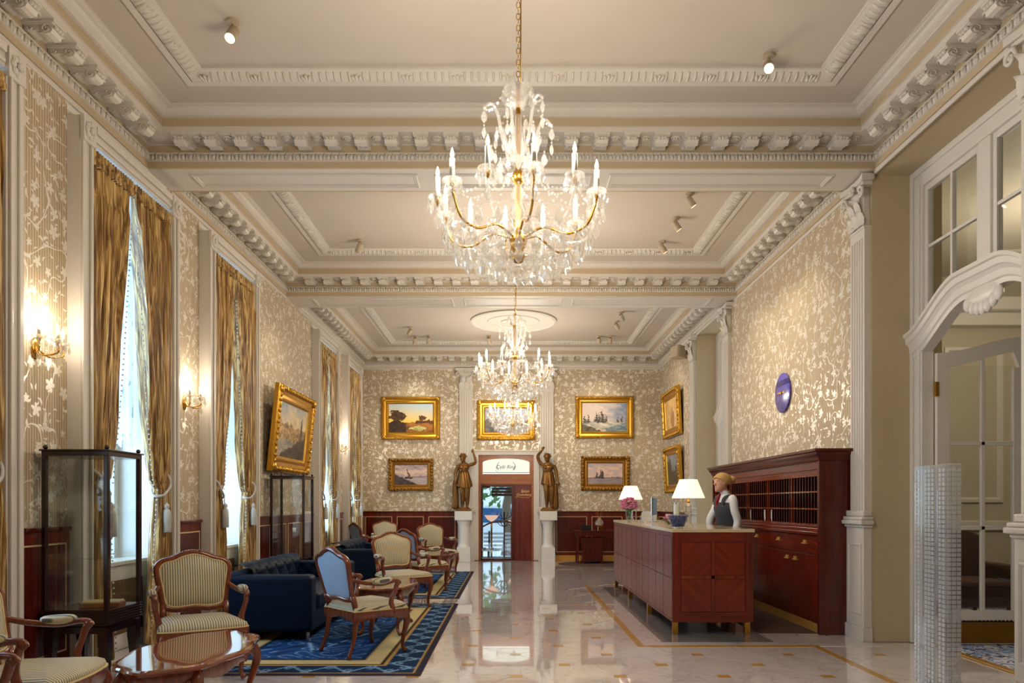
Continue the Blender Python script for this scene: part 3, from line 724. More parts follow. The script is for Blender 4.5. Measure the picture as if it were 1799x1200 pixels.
bk = MB(); bk.prism([(-.45, .4), (.45, .4), (.47, .95), (.3, 1.05), (0, 1.1), (-.3, 1.05), (-.47, .95)], 0, .14, T(0, .42, 0) @ Matrix(((1,0,0,0),(0,0,-1,0),(0,1,0,0),(0,0,0,1)))); bk.build('backrest', M['mat'], sf, bevel=.03)
for s in (-1, 1): MB().box(s*.46-.07, s*.46+.07, -.33, .4, .4, .66).build('arm', M['mat'], sf, bevel=.04)
for sx in (-.38, .38):
    for sy in (-.28, .34): MB().lathe([(.02, 0), (.03, .18)], 8, T(sx, sy, 0)).build('leg', M['walnut'], sf)
sl = bpy.data.lights.new('salon_light', 'POINT'); sl.energy = 90; sl.color = (1, .88, .70); sl.shadow_soft_size = .15
slo = bpy.data.objects.new('salon_light', sl); COL.objects.link(slo); slo.location = (6.4, 8.2, 3.9)
# ================================================================ LIGHT FITTINGS
def point(name, loc, e, col=(1, .88, .73), r=.03, parent=None):
    d = bpy.data.lights.new(name, 'POINT'); d.energy = e; d.color = col; d.shadow_soft_size = r
    o = bpy.data.objects.new(name, d); COL.objects.link(o); o.location = loc; o.parent = parent
    return o
CHAN_E = 26
# crystal meshes (long drop, pear drop, bead)
drop = MB().lathe([(.0005, 0), (.006, -.006), (.013, -.03), (.010, -.045), (.0005, -.062)], 6); drop.lathe([(.0005, .018), (.006, .009), (.0005, 0)], 5)
drop_me = drop.mesh('crystal_drop', M['crystal'])
pear = MB().lathe([(.0005, 0), (.008, -.008), (.021, -.04), (.017, -.058), (.0005, -.078)], 6, sy=.55); pear.lathe([(.0005, .02), (.007, .01), (.0005, 0)], 5)
pear_me = pear.mesh('crystal_pear', M['crystal'])
flame_me = MB().lathe([(.004, 0), (.010, .012), (.011, .022), (.006, .042), (.0005, .058)], 8).mesh('bulb', M['flame'], True)
candle_me = MB().lathe([(.0145, 0), (.0145, .118), (.010, .122), (.0, .122)], 10).mesh('candle', M['candle'], True)
dish_me = MB().lathe([(.012, 0), (.03, .004), (.048, .018), (.056, .034), (.052, .034), (.044, .02), (.028, .008), (.0, .006)], 12).mesh('drip_dish', M['crystal'])
cup_me = MB().lathe([(.006, -.03), (.012, -.01), (.018, 0), (.018, .02), (.012, .022), (0, .022)], 10).mesh('candle_cup', M['brass'], True)
def chandelier(loc, top_z, label, detail):
    """origin at the bottom ball; height about 1.13, diameter about 1.05"""
    root = empty('chandelier', loc); thing(root, label, 'chandelier', group='crystal chandeliers')
    R = .475; NA = 12
    st = MB().lathe([(.0, .06), (.03, .07), (.05, .10), (.03, .13), (.045, .17), (.055, .20), (.03, .24), (.016, .28), (.016, .52), (.03, .54), (.045, .57), (.03, .60), (.014, .62), (.014, 1.12), (.02, 1.13), (0, 1.13)], 12)
    st.build('stem', M['brass'], root, smooth=True)
    MB().lathe([(.014, .26), (.035, .3), (.05, .36), (.03, .42), (.045, .47), (.022, .52), (.014, .53)], 10).lathe([(.02, .62), (.05, .66), (.045, .74), (.025, .84), (.02, .92), (.016, .94)], 10).build('glass_baluster', M['crystal'], root)
    MB().lathe([(.02, .98), (.045, 1.0), (.065, 1.05), (.092, 1.085), (.088, 1.088), (.06, 1.055), (.04, 1.005), (.02, .99)], 16).build('crown_dish', M['crystal'], root)
    MB().lathe([(.03, .60), (.09, .615), (.125, .645), (.12, .647), (.085, .622), (.03, .61)], 16).build('middle_dish', M['crystal'], root)
    MB().sphere((0, 0, .012), .034, 10, 7).build('bottom_ball', M['crystal'], root)
    ch = MB(); z = 1.13; k = 0; H = top_z-loc[2]
    while z < H-.02:
        p = [(.011*cos(a)*(1 if k % 2 else 0), .011*cos(a)*(0 if k % 2 else 1), z+.02+.02*sin(a)) for a in [i*PI/4 for i in range(8)]]
        ch.tube(p, .0032, 4, closed=True); z += .034; k += 1
    ch.tube([(.014, .006, 1.12), (.016, .004, 1.13+(H-1.13)*.5), (.014, 0, H)], .004, 5)
    ch.lathe([(.06, H), (.06, H-.012), (.02, H-.05), (0, H-.05)], 14)
    ch.build('chain', M['brass'], root, smooth=True)
    bits = MB()
    def hang(me, x, y, z_, rz=0, s=1):
        if detail: inst('crystal_drop', me, root, (x, y, z_), (0, 0, rz), (s, s, s))
        else: bits.add([v.co for v in me.vertices], [tuple(p.vertices) for p in me.polygons], T(x, y, z_) @ RZ(rz) @ Matrix.Scale(s, 4))
    beads = MB()
    def swag(p, q, sag, n=9):
        for k in range(n+1):
            t = k/n; v = Vector(p).lerp(Vector(q), t); v.z -= sag*4*t*(1-t); beads.lathe([(.0005, -.009), (.009, 0), (.0005, .009)], 5, T(*v))
    for k in range(NA):
        a = 2*PI*(k+.32)/NA; ca, sa = cos(a), sin(a); low = k % 2
        zz = .40
        arm = spline([(.03*ca, .03*sa, .21), (.16*ca, .16*sa, .255), (.30*ca, .30*sa, .20), (.42*ca, .42*sa, .24), (R*ca, R*sa, zz-.03)], 5)
        MB().tube(arm, .0075, 6).build('arm', M['brass'] if k % 2 else M['crystal'], root, smooth=True)
        inst('candle_cup', cup_me, root, (R*ca, R*sa, zz)); inst('drip_dish', dish_me, root, (R*ca, R*sa, zz-.012))
        inst('candle', candle_me, root, (R*ca, R*sa, zz+.02)); inst('bulb', flame_me, root, (R*ca, R*sa, zz+.142))
        for j in range(7):
            b = 2*PI*j/7+a; hang(drop_me, R*ca+.053*cos(b), R*sa+.053*sin(b), zz+.0, b, 1.1)
        hang(pear_me, R*ca, R*sa, zz-.06, a, 1.35)
        hang(pear_me, .36*ca, .36*sa, .17, a, 1.15); hang(drop_me, .22*ca, .22*sa, .2, a, 1.2)
        a2 = 2*PI*(k+1.32)/NA
        swag((R*ca, R*sa, zz), (.11*ca, .11*sa, .62), .13, 14)
        swag((R*ca, R*sa, zz-.01), (R*cos(a2), R*sin(a2), zz-.01), .06)
        swag((.36*ca, .36*sa, .2), (.06*ca, .06*sa, .1), .07, 9)
        if k % 2: point('candle_light', (R*ca*1.02, R*sa*1.02, zz+.225), CHAN_E, parent=root)
    for rr, zz, n, me, s in ((.43, .24, 24, pear_me, 1.25), (.38, .175, 22, pear_me, 1.35), (.31, .125, 20, pear_me, 1.35), (.22, .09, 16, pear_me, 1.3), (.13, .06, 10, pear_me, 1.2), (.12, .635, 12, drop_me, 1.2), (.09, 1.075, 10, drop_me, 1.0)):
        for k in range(n):
            b = 2*PI*k/n; hang(me, rr*cos(b), rr*sin(b), zz, b+PI/2, s)
        if zz < .3: beads.tube([(rr*cos(2*PI*k/24), rr*sin(2*PI*k/24), zz+.018) for k in range(24)], .004, 4, closed=True)
    for k in range(6):         # upper crooks
        a = 2*PI*(k+.2)/6; ca, sa = cos(a), sin(a); up = .06 if k % 2 else 0
        pts = spline([(.02*ca, .02*sa, .68), (.09*ca, .09*sa, .72+up), (.12*ca, .12*sa, .86+up), (.16*ca, .16*sa, .93+up), (.205*ca, .205*sa, .90+up)], 5)
        MB().tube(pts, [.012-.0002*i for i in range(len(pts))], 6).build('crook', M['crystal'], root, smooth=True)
        hang(pear_me, .205*ca, .205*sa, .885+up, a, .95); hang(drop_me, .205*ca, .205*sa, .79+up, a, 1.1); hang(drop_me, .13*ca, .13*sa, .84, a, 1.1); hang(pear_me, .16*ca, .16*sa, .73, a, 1)
        swag((.205*ca, .205*sa, .90+up), (.09*ca, .09*sa, 1.07), .05, 7)
    tag(beads.build('bead_strings', M['crystal'], root), kind='stuff')
    if not detail: tag(bits.build('crystal_drops', M['crystal'], root), kind='stuff')
    return root
chandelier((.04, 4.28, 2.74), ZI, 'largest looking crystal chandelier, hanging nearest at top centre', True)
chandelier((.045, 9.56, 2.76), ZI, 'middle crystal chandelier hanging below and behind the largest one', False)
chandelier((.03, 14.78, 2.80), ZI-.05, 'smallest looking crystal chandelier in front of the painting over the doorway', False)

def spot(x, y, aim, label, e=42, ang=62, z=ZI):
    root = empty('ceiling_spotlight', (x, y, z)); thing(root, label, 'spotlight', group='ceiling spotlights')
    MB().lathe([(.05, 0), (.05, -.02), (.02, -.028), (0, -.028)], 14).build('base', M['spk'], root, smooth=True, ang=.5)
    MB().cyl((0, 0, -.025), (0, 0, -.075), .011, 8).sphere((0, 0, -.08), .022, 8, 6).build('swivel', M['spk'], root, smooth=True)
    d = (Vector(aim)-Vector((x, y, z-.1))).normalized(); rotq = d.to_track_quat('-Z', 'Y'); Mx = T(0, 0, -.1) @ rotq.to_matrix().to_4x4()
    MB().lathe([(.02, .06), (.038, .055), (.042, .04), (.044, -.075), (.038, -.075), (.036, -.06)], 16, Mx).build('lamp_head', M['spk'], root, smooth=True, ang=.6)
    MB().lathe([(.036, -.062), (.0, -.062)], 14, Mx).build('lens', M['spot_lens'], root)
    l = bpy.data.lights.new('spot_beam', 'SPOT'); l.energy = e; l.color = (1, .88, .70); l.spot_size = math.radians(ang); l.spot_blend = .7; l.shadow_soft_size = .03
    o = bpy.data.objects.new('spot_beam', l); COL.objects.link(o); o.parent = root; o.matrix_local = Mx @ T(0, 0, -.085)
spot(-2.16, 5.6, (-2.5, 3.6, 2.0), 'white ceiling spotlight alone at upper left of the nearest bay', 40)
spot(2.14, 6.02, (1.2, 2.6, 1.9), 'bright ceiling spotlight glaring toward the viewer at upper right', 60)
spot(-2.15, 10.25, (-3.55, 11.2, 2.4), 'ceiling spotlight at left aimed at the large townscape painting', 70)
for y, d_ in ((8.7, 'nearest'), (9.45, 'middle'), (10.3, 'farthest')): spot(2.15, y, (3.58, y+.15, 3.0), 'ceiling spotlight above the wall clock, %s of the three' % d_, 60)
spot(-2.15, 15.3, (-3.3, 16.6, 3.2), 'ceiling spotlight in the far bay, front one at left', 30)
spot(-2.15, 16.1, (-2.42, 17.5, 3.3), 'far bay ceiling spotlight lighting the sunset landscape, outer of a pair', 55)
spot(-1.85, 16.1, (-2.3, 17.5, 2.2), 'far bay ceiling spotlight lighting the sunset landscape, inner of a pair', 50)
spot(-.5, 16.1, (-.1, 17.5, 3.3), 'far bay ceiling spotlight half hidden by the chandelier', 45)
spot(1.95, 16.1, (2.2, 17.5, 3.3), 'far bay ceiling spotlight near the winter landscape, left one', 55)
spot(2.2, 16.1, (2.35, 17.5, 2.2), 'far bay ceiling spotlight near the winter landscape, right one', 50)
spot(2.15, 14.8, (3.55, 15.9, 3.2), 'far bay ceiling spotlight at right, second from front', 45)
spot(2.15, 14.1, (3.55, 15.6, 2.4), 'far bay ceiling spotlight at right, foremost one', 40)

def sconce(y, z, label, e):
    root = empty('wall_sconce', (-XW, y, z)); thing(root, label, 'wall light', group='crystal wall sconces')
    MB().sphere((.01, 0, -.05), .05, 10, 6, .35, 1, 1.7).build('backplate', M['brass'], root, smooth=True)
    for k in (-1, 0, 1):
        yy = k*.14; xx = .13+(.05 if k == 0 else 0)
        MB().tube(spline([(.02, 0, -.05), (.07, yy*.5, -.10), (xx, yy, -.08), (xx, yy, -.02)], 5), .007, 6).build('arm', M['brass'], root, smooth=True)
        inst('candle_cup', cup_me, root, (xx, yy, 0)); inst('drip_dish', dish_me, root, (xx, yy, -.01), scale=(.9, .9, .9))
        inst('candle', candle_me, root, (xx, yy, .015), scale=(.8, .8, .55)); inst('bulb', flame_me, root, (xx, yy, .08))
        for j in range(6): b = j*PI/3; inst('crystal_drop', drop_me, root, (xx+.05*cos(b), yy+.05*sin(b), -.005), (0, 0, b))
        inst('crystal_pear', pear_me, root, (xx, yy, -.09)); inst('crystal_pear', pear_me, root, (.08, yy*.6, -.15))
        point('candle_light', (xx+.02, yy, .17), e, parent=root)
    b = MB()
    for k in range(24): t = k/23; b.lathe([(.0005, -.008), (.008, 0), (.0005, .008)], 5, T(.13+.03*sin(PI*t), -.14+.28*t, .0-.14*sin(PI*t)))
    for k in range(3): b.lathe([(.0005, -.012), (.012, 0), (.0005, .02)], 6, T(.06, (k-1)*.1, .1+.03*(k == 1)))
    tag(b.build('bead_string', M['crystal'], root), kind='stuff')
sconce(5.45, 2.60, 'crystal wall light glowing nearest at the left edge', 3.2)
sconce(7.94, 2.54, 'crystal wall light between the two nearest curtained windows', 3.2)
sconce(14.95, 2.56, 'small looking crystal wall light between the two farthest windows', 5)

# ================================================================ SEATING
SEAT = [(-.30, -.27), (-.15, -.30), (0, -.31), (.15, -.30), (.30, -.27), (.31, -.20), (.27, .22), (.2, .245), (-.2, .245), (-.27, .22), (-.31, -.20)]
def smooth_poly(p, n=4): return [(v.x, v.y) for v in spline([(a, b, 0) for a, b in p], n, True)]
def cushion(b, poly, z0, z1, dome, M4=None):
    n = len(poly); cx = sum(p[0] for p in poly)/n; cy_ = sum(p[1] for p in poly)/n; rings = [(1, z0), (1.015, (z0+z1)/2), (.985, z1), (.85, z1+dome*.45), (.6, z1+dome*.8), (.3, z1+dome*.96)]
    vs = []; fs = []
    for s, z in rings: vs += [(cx+(x-cx)*s, cy_+(y-cy_)*s, z) for x, y in poly]
    for i in range(len(rings)-1):
        for k in range(n): k2 = (k+1) % n; fs.append((i*n+k, i*n+k2, (i+1)*n+k2, (i+1)*n+k))
    vs.append((cx, cy_, z1+dome)); t = len(vs)-1; o = (len(rings)-1)*n
    fs += [(o+k, o+(k+1) % n, t) for k in range(n)]; fs.append(tuple(range(n-1, -1, -1)))
    b.add(vs, fs, M4)
def make_armchair():
    root = empty('armchair')
    sp = smooth_poly(SEAT)
    r = MB(); n = len(sp); vs = []
    for (x, y) in sp:
        a = math.atan2(y, x); dz = .018*cos(a*4)
        vs += [(x*1.0, y*1.0, .335+dz), (x*1.03, y*1.03, .36), (x*1.03, y*1.03, .41), (x*.9, y*.9, .41), (x*.9, y*.9, .335+dz)]
    r.add(vs, [(k*5+j, k*5+(j+1) % 5, ((k+1) % n)*5+(j+1) % 5, ((k+1) % n)*5+j) for k in range(n) for j in range(5)])
    r.build('seat_rail', M['walnut'], root, smooth=True, ang=.8)
    c = MB(); cushion(c, [(x*.99, y*.99) for x, y in sp], .405, .45, .045); so = c.build('seat_cushion', M['stripe'], root, smooth=True)
    MB().tube([(x*1.01, y*1.01, .415) for x, y in sp], .008, 5, closed=True).build('braid', M['welt'], so, smooth=True)
    for sx in (-1, 1):
        MB().tube(spline([(sx*.27, -.245, .40), (sx*.295, -.275, .30), (sx*.275, -.25, .15), (sx*.27, -.245, .06), (sx*.29, -.27, .012)], 4), [.036, .038, .038, .036, .033, .03, .027, .024, .021, .019, .018, .017, .017, .018, .021, .024, .02], 8).build('leg', M['walnut'], root, smooth=True)
        MB().tube(spline([(sx*.235, .225, .44), (sx*.238, .23, .3), (sx*.24, .255, .15), (sx*.25, .31, .008)], 4), [.027]*5+[.024, .022, .02, .019, .018, .018, .018, .02], 8).build('leg', M['walnut'], root, smooth=True)
    tilt = T(0, .235, .44) @ Matrix.Rotation(-math.radians(13), 4, 'X') @ Matrix(((1,0,0,0),(0,0,1,0),(0,1,0,0),(0,0,0,1)))   # local x, s(up) -> y, depth -> z
    half = [(0, .085), (.12, .075), (.2, .085), (.232, .12), (.25, .24), (.272, .37), (.272, .425), (.235, .468), (.16, .488), (.09, .52), (0, .54)]
    outl = half+[(-x, y) for x, y in half[-2:0:-1]]
    so_ = smooth_poly(outl, 3)
    MB().tube([tilt @ Vector((x, y, 0)) for x, y in so_], .027, 8, closed=True, sq=(1, .95)).build('back_frame', M['walnut'], root, smooth=True)
    cr = MB()
    for k in range(-3, 4): cr.sphere(tilt @ Vector((k*.024, .548-.0012*k*k, -.012)), .017, 6, 4)
    cr.build('crest_carving', M['walnut'], root, smooth=True)
    inn = [(x*.93, .30+(y-.30)*.92) for x, y in so_]
    c = MB(); cushion(c, inn, .0, .018, .03, tilt @ Matrix.Diagonal((1, 1, -1, 1))); bc = c.build('back_cushion', M['stripe'], root, smooth=True)
    MB().tube([tilt @ Vector((x*1.0, y, -.016)) for x, y in inn], .008, 5, closed=True).build('braid', M['welt'], bc, smooth=True)
    c = MB(); cushion(c, inn, .0, .008, .012, tilt @ T(0, 0, .004)); tag(c.build('outside_back', M['bluecloth'], root, smooth=True), 'pale blue outside back')
    for sx in (-1, 1):
        MB().tube([(sx*.235, .225, .42), tilt @ Vector((sx*.238, .12, 0))], .026, 8).build('stile', M['walnut'], root, smooth=True)
        a0 = tilt @ Vector((sx*.262, .27, -.005))
        ar = spline([a0, (sx*.30, .18, .672), (sx*.335, .02, .655), (sx*.335, -.10, .675), (sx*.33, -.155, .668), (sx*.33, -.172, .645)], 4)
        am = MB().tube(ar, [.019]*len(ar), 8).sphere((sx*.33, -.155, .655), .026, 8, 6).build('arm', M['walnut'], root, smooth=True)
        MB().tube(spline([(sx*.325, .12, .682), (sx*.335, .03, .68), (sx*.335, -.08, .69)], 4), [.016, .026, .03, .032, .033, .033, .031, .026, .015], 8).build('arm_pad', M['stripe'], am, smooth=True)
        MB().tube(spline([(sx*.33, -.145, .655), (sx*.325, -.12, .57), (sx*.30, -.10, .48), (sx*.295, -.13, .39)], 4), [.02, .021, .022, .021, .02, .02, .021, .023, .024, .025, .026, .027, .028], 8).build('arm_post', M['walnut'], root, smooth=True)
    return root
proto = make_armchair(); used = [0]
CH = [(-2.68, 4.02, 94, 0, 'striped armchair in the foreground at left, beside the oval table'), (-2.44, 3.0, 92, 0, 'striped armchair mostly cropped at the lower left corner'),
      (-2.47, 5.72, 31, .009, 'striped armchair facing the viewer behind the foreground oval table'), (-1.37, 6.72, 133, .009, 'pale blue backed armchair on the near rug, seen from behind'),
      (-1.46, 9.62, 33, .009, 'striped armchair facing the viewer at the far end of the near rug'), (-1.40, 11.38, 133, .009, 'pale blue backed armchair at the near end of the far rug'),
      (-1.45, 14.2, 33, .009, 'striped armchair at the far end of the far rug, near the doorway'), (-2.85, 16.6, 20, 0, 'cream armchair standing alone against the far wainscot'), (-3.05, 15.45, 128, 0, 'blue backed armchair by the last window, half hidden by a curtain')]
for x, y, a, z, lab in CH:
    o = proto if not used[0] else copy_tree(proto)
    used[0] = 1; thing(o, lab, 'armchair', (x, y, z), math.radians(a), 'carved walnut armchairs')

def make_sofa():
    """length along x (2.05), front towards -y"""
    root = empty('sofa'); L = 1.02; D = .46
    def rbox(name, x0, x1, y0, y1, z0, z1, bev, sub=None): return MB().box(x0, x1, y0, y1, z0, z1).build(name, M['velvet'], root, bevel=bev, seg=5)
    MB().box(-L+.02, L-.02, -D+.03, D-.02, .09, .30).build('base', M['velvet'], root, bevel=.02)
    rbox('seat_cushion', -L+.21, L-.21, -D+.0, D-.2, .29, .46, .05)
    for s in (-1, 1):
        x0, x1 = (L-.22, L) if s > 0 else (-L, -L+.22)
        am = rbox('arm', x0, x1, -D+.02, D, .09, .655, .05)
        def fa(u, v):
            y = -D+.1+(2*D-.32)*u; z = .44+.2*v; t = (cos(u*2*PI*4)*cos(v*2*PI*1.5))
            return (s*(L-.235)+s*-.008*(1+t), y, z)
        MB().grid(40, 16, fa).build('tufting', M['velvet'], am, smooth=True)
    bk = rbox('backrest', -L+.02, L-.02, D-.22, D, .09, .68, .05)
    def fb(u, v):      # tufted inside and rolled top of the back
        x = -L+.16+(2*L-.32)*u; t = 0
        k = u*11; row = v*4
        d1 = abs(((k+row) % 2)-1); d2 = abs(((k-row) % 2)-1); t = min(d1, d2)
        t = t**.6 if t > 0 else 0
        if v < .55: y = D-.235-.02*v; z = .44+.24*(v/.55); n_ = (0, -1, .15)
        else:
            a = (v-.55)/.45*PI*.75; y = D-.12-.125*cos(a); z = .68+.055*sin(a); n_ = (0, -cos(a), sin(a))
        return (x, y+n_[1]*.025*t, z+n_[2]*.025*t)
    MB().grid(132, 40, fb).build('tufting', M['velvet'], bk, smooth=True)
    btn = MB()
    for i in range(12):
        for j in range(2): btn.sphere((-L+.16+(2*L-.32)*((i+.5*(j % 2))/11.5), D-.245, .5+.1*j), .012, 6, 4, 1, .6, 1)
    btn.build('buttons', M['velvet'], bk, smooth=True)
    for sx in (-1, 1):
        for sy in (-1, 1): MB().lathe([(.014, 0), (.02, .1)], 8, T(sx*(L-.07), sy*(D-.07), 0)).build('leg', M['silver'], root, smooth=True)
    return root
sf1 = make_sofa(); thing(sf1, 'deep blue velvet chesterfield sofa on the near rug', 'sofa', (-2.43, 8.2, .009), PI/2, 'blue velvet sofas')
sf2 = copy_tree(sf1); thing(sf2, 'deep blue velvet chesterfield sofa on the far rug', 'sofa', (-2.43, 12.3, .009), PI/2, 'blue velvet sofas')

def make_table():
    root = empty('coffee_table')
    def outline(k, n, ax=.33, ay=.63):
        a = 2*PI*k/n; r = 1+.035*cos(8*a); return (ax*r*cos(a), ay*r*sin(a))
    n = 64; P_ = [outline(k, n) for k in range(n)]
    t = MB(); vs = []
    for s, z in ((.97, .478), (1.0, .486), (1.0, .497), (.985, .507), (.93, .51)): vs += [(x*s, y*s, z) for x, y in P_]
    t.add(vs, [(i*n+k, i*n+(k+1) % n, (i+1)*n+(k+1) % n, (i+1)*n+k) for i in range(4) for k in range(n)]+[tuple(range(n-1, -1, -1)), tuple(4*n+k for k in range(n))])
    t.build('table_top', M['tabletop'], root)
    r = MB(); vs = []
    for k, (x, y) in enumerate(P_):
        dz = .02*cos(8*2*PI*k/n)
        vs += [(x*.86, y*.9, .48), (x*.88, y*.92, .44), (x*.84, y*.88, .405+dz)]
    r.add(vs, [(k*3+j, ((k+1) % n)*3+j, ((k+1) % n)*3+j+1, k*3+j+1) for k in range(n) for j in range(2)]); r.build('apron', M['walnut'], root, smooth=True)
    for sx in (-1, 1):
        for sy in (-1, 1):
            MB().tube(spline([(sx*.19, sy*.40, .46), (sx*.225, sy*.455, .36), (sx*.19, sy*.40, .18), (sx*.18, sy*.385, .07), (sx*.215, sy*.43, .012)], 4), [.034, .036, .036, .033, .03, .027, .024, .021, .019, .018, .017, .016, .016, .017, .02, .023, .018], 8).build('leg', M['walnut'], root, smooth=True)
    return root
M['tabletop'] = wood('polished_walnut_top', C(92, 34, 12), C(138, 64, 26), .08, axis=1, scale=.8, coat=1, coatr=.02)
t1 = make_table(); thing(t1, 'oval polished walnut coffee table cropped in the foreground', 'coffee table', (-1.92, 4.36, 0), 0, 'oval coffee tables')
t2 = copy_tree(t1); thing(t2, 'oval polished walnut coffee table on the near rug', 'coffee table', (-1.36, 7.88, .016), 0, 'oval coffee tables')
t3 = copy_tree(t1); thing(t3, 'oval polished walnut coffee table on the far rug', 'coffee table', (-1.30, 12.6, .016), 0, 'oval coffee tables')
tag(MB().lathe([(.05, 0), (.07, .004), (.075, .012), (.07, .012), (.05, .006), (0, .006)], 18, T(-1.2, 12.95, .526)).build('ash_tray', M['marblewhite'], smooth=True), 'small white dish on the coffee table of the far rug', 'dish')

# ---- rugs (woven pattern in a colour attribute)
def rug(x0, x1, y0, y1, label):
    nx, ny = int((x1-x0)/.016), int((y1-y0)/.016); L, W = y1-y0, x1-x0
    blue, deep, cream, goldc, brown, lite = [C(*c) for c in ((26, 66, 120), (20, 44, 74), (196, 178, 128), (176, 140, 76), (62, 40, 34), (118, 154, 186))]
    g = MB(); g.grid(nx, ny, lambda u, v: (x0+W*u, y0+L*v, .0085)); cols = []
    def lerp(a, b, t): return tuple(a[i]+(b[i]-a[i])*t for i in range(3))
    for j in range(ny+1):
        for i in range(nx+1):
            x = W*i/nx; y = L*j/ny; d = min(x, W-x, y, L-y)
            along = y if min(x, W-x) < min(y, L-y) else x
            if d < .05: c = brown if (int(along/.025) % 2) else deep
            elif d < .36:
                c = deep; q_ = (d-.205)/.11; ph = along/.34; w_ = sin(ph*2*PI)*.75
                if abs(q_-w_) < .16: c = lite
                s_ = (ph*2) % 1-.5; e = math.hypot(s_*1.6, q_*(.55)-(.35 if int(ph*2) % 2 else -.35)*-1)
                if .26 < e < .36 or e < .1: c = lite
                if d < .075 or d > .335: c = goldc
            elif d < .40: c = brown
            elif d < .56: c = cream if d < .545 else goldc
            elif d < .60: c = deep
            else:
                c = blue; fx, fy = (x-W/2), (y-L/2)
                k = abs((abs(fx)/(W/2-.6)+abs(fy)/(L/2-.6))-.78)
                if k < .035: c = lite
                s1 = sin(fx*13+2.2*sin(fy*9)); s2 = sin(fy*13+2.2*sin(fx*9))
                if abs(s1*s2-.28) < .085: c = lite
                elif s1*s2 < -.62: c = deep
            cols.append(c)
    me = g.mesh('field', M['rug'], fix=False); colour_grid(me, cols)
    root = empty('rug'); thing(root, label, 'rug', group='blue bordered rugs'); inst('woven_field', me, root)
    MB().box(x0, x1, y0, y1, 0, .008).build('backing', M['mat'], root)
    return root
rug(*RUGS[0], 'blue rug with cream band and scroll border, nearer of two'); rug(*RUGS[1], 'blue rug with cream band and scroll border, farther of two')

# ================================================================ DISPLAY CABINETS
def make_vitrine():
    root = empty('display_cabinet'); h = .25
    for sx in (-1, 1):
        for sy in (-1, 1):
            MB().box(sx*h-(.035 if sx > 0 else 0), sx*h+(0 if sx > 0 else .035), sy*h-(.035 if sy > 0 else 0), sy*h+(0 if sy > 0 else .035), .58, 1.74).build('post', M['ebony'], root, bevel=.005)
            MB().sphere((sx*(h-.02), sy*(h-.02), 1.805), .018, 8, 6).build('finial', M['ebony'], root, smooth=True)
            MB().prism([(-.035, -.035), (.035, -.035), (.035, .035), (-.035, .035)], .30, .45, T(sx*(h-.045), sy*(h-.045), 0)).tube([(sx*(h-.045), sy*(h-.045), .30), (sx*(h-.035), sy*(h-.035), 0)], [.047, .028], 4).build('leg', M['ebony'], root)
    MB().box(-h, h, -h, h, 1.74, 1.775).box(-h-.012, h+.012, -h-.012, h+.012, 1.775, 1.788).build('top', M['ebony'], root, bevel=.003)
    b = MB().box(-h+.01, h-.01, -h+.01, h-.01, .46, .58)
    for k in range(6): b.box(-h-.004, h+.004, -h-.004, h+.004, .465+k*.02, .477+k*.02)
    b.build('reeded_plinth', M['ebony'], root)
    MB().box(-h+.02, h-.02, -h+.02, h-.02, .40, .45).build('leg_frame', M['ebony'], root)
    g = h-.018
    for bb in ((-g, g, -g-.003, -g+.003), (-g, g, g-.003, g+.003), (-g-.003, -g+.003, -g, g), (g-.003, g+.003, -g, g)): MB().box(*bb, .58, 1.74).build('glass_pane', M['glass'], root)
    for z in (.96, 1.33): MB().box(-g+.01, g-.01, -g+.01, g-.01, z, z+.007).build('glass_shelf', M['glass'], root)
    return root
v1 = make_vitrine(); thing(v1, 'dark glass display cabinet with wine glasses, nearest at left', 'display cabinet', (-3.27, 5.66, 0), 0, 'glass display cabinets')
v2 = copy_tree(v1); thing(v2, 'dark glass display cabinet under the large townscape painting', 'display cabinet', (-3.25, 10.72, 0), 0, 'glass display cabinets')
glass_p = [(.034, 0), (.034, .003), (.006, .008), (.0045, .02), (.0045, .095), (.012, .105), (.034, .135), (.04, .165), (.033, .215), (.0315, .215), (.038, .165), (.032, .137), (.010, .108), (0, .108)]
for x, y, z, s, lab in ((-3.16, 5.60, 1.337, 1.15, 'tall stemmed wine glass on the upper shelf of the near cabinet'), (-3.14, 5.62, .967, 1.1, 'stemmed wine glass on the lower shelf of the near cabinet')):
    tag(MB().lathe([(r*s, q_*s) for r, q_ in glass_p], 16, T(x, y, z)).build('wine_glass', M['crystal'], smooth=True), lab, 'glass')
bx_ = empty('presentation_box', (-3.2, 5.66, .58), .25); thing(bx_, 'open pale wooden box lying in the bottom of the near cabinet', 'box')
MB().box(-.14, .14, -.1, .1, 0, .03).build('tray', M['oak'], bx_, bevel=.003); MB().box(-.13, .13, -.09, .09, .03, .042).build('lining', M['welt'], bx_, bevel=.003)
for x, y, z, lab in ((-3.2, 10.62, 1.337, 'small pale cup on the upper shelf of the far cabinet'), (-3.19, 10.62, .967, 'small pale cup on the middle shelf of the far cabinet'), (-3.21, 10.64, .58, 'small pale cup on the floor of the far cabinet')):
    tag(MB().lathe([(.022, 0), (.024, .004), (.03, .06), (.027, .06), (.02, .008), (0, .008)], 14, T(x, y, z)).build('cup', M['paper'], smooth=True), lab, 'cup')
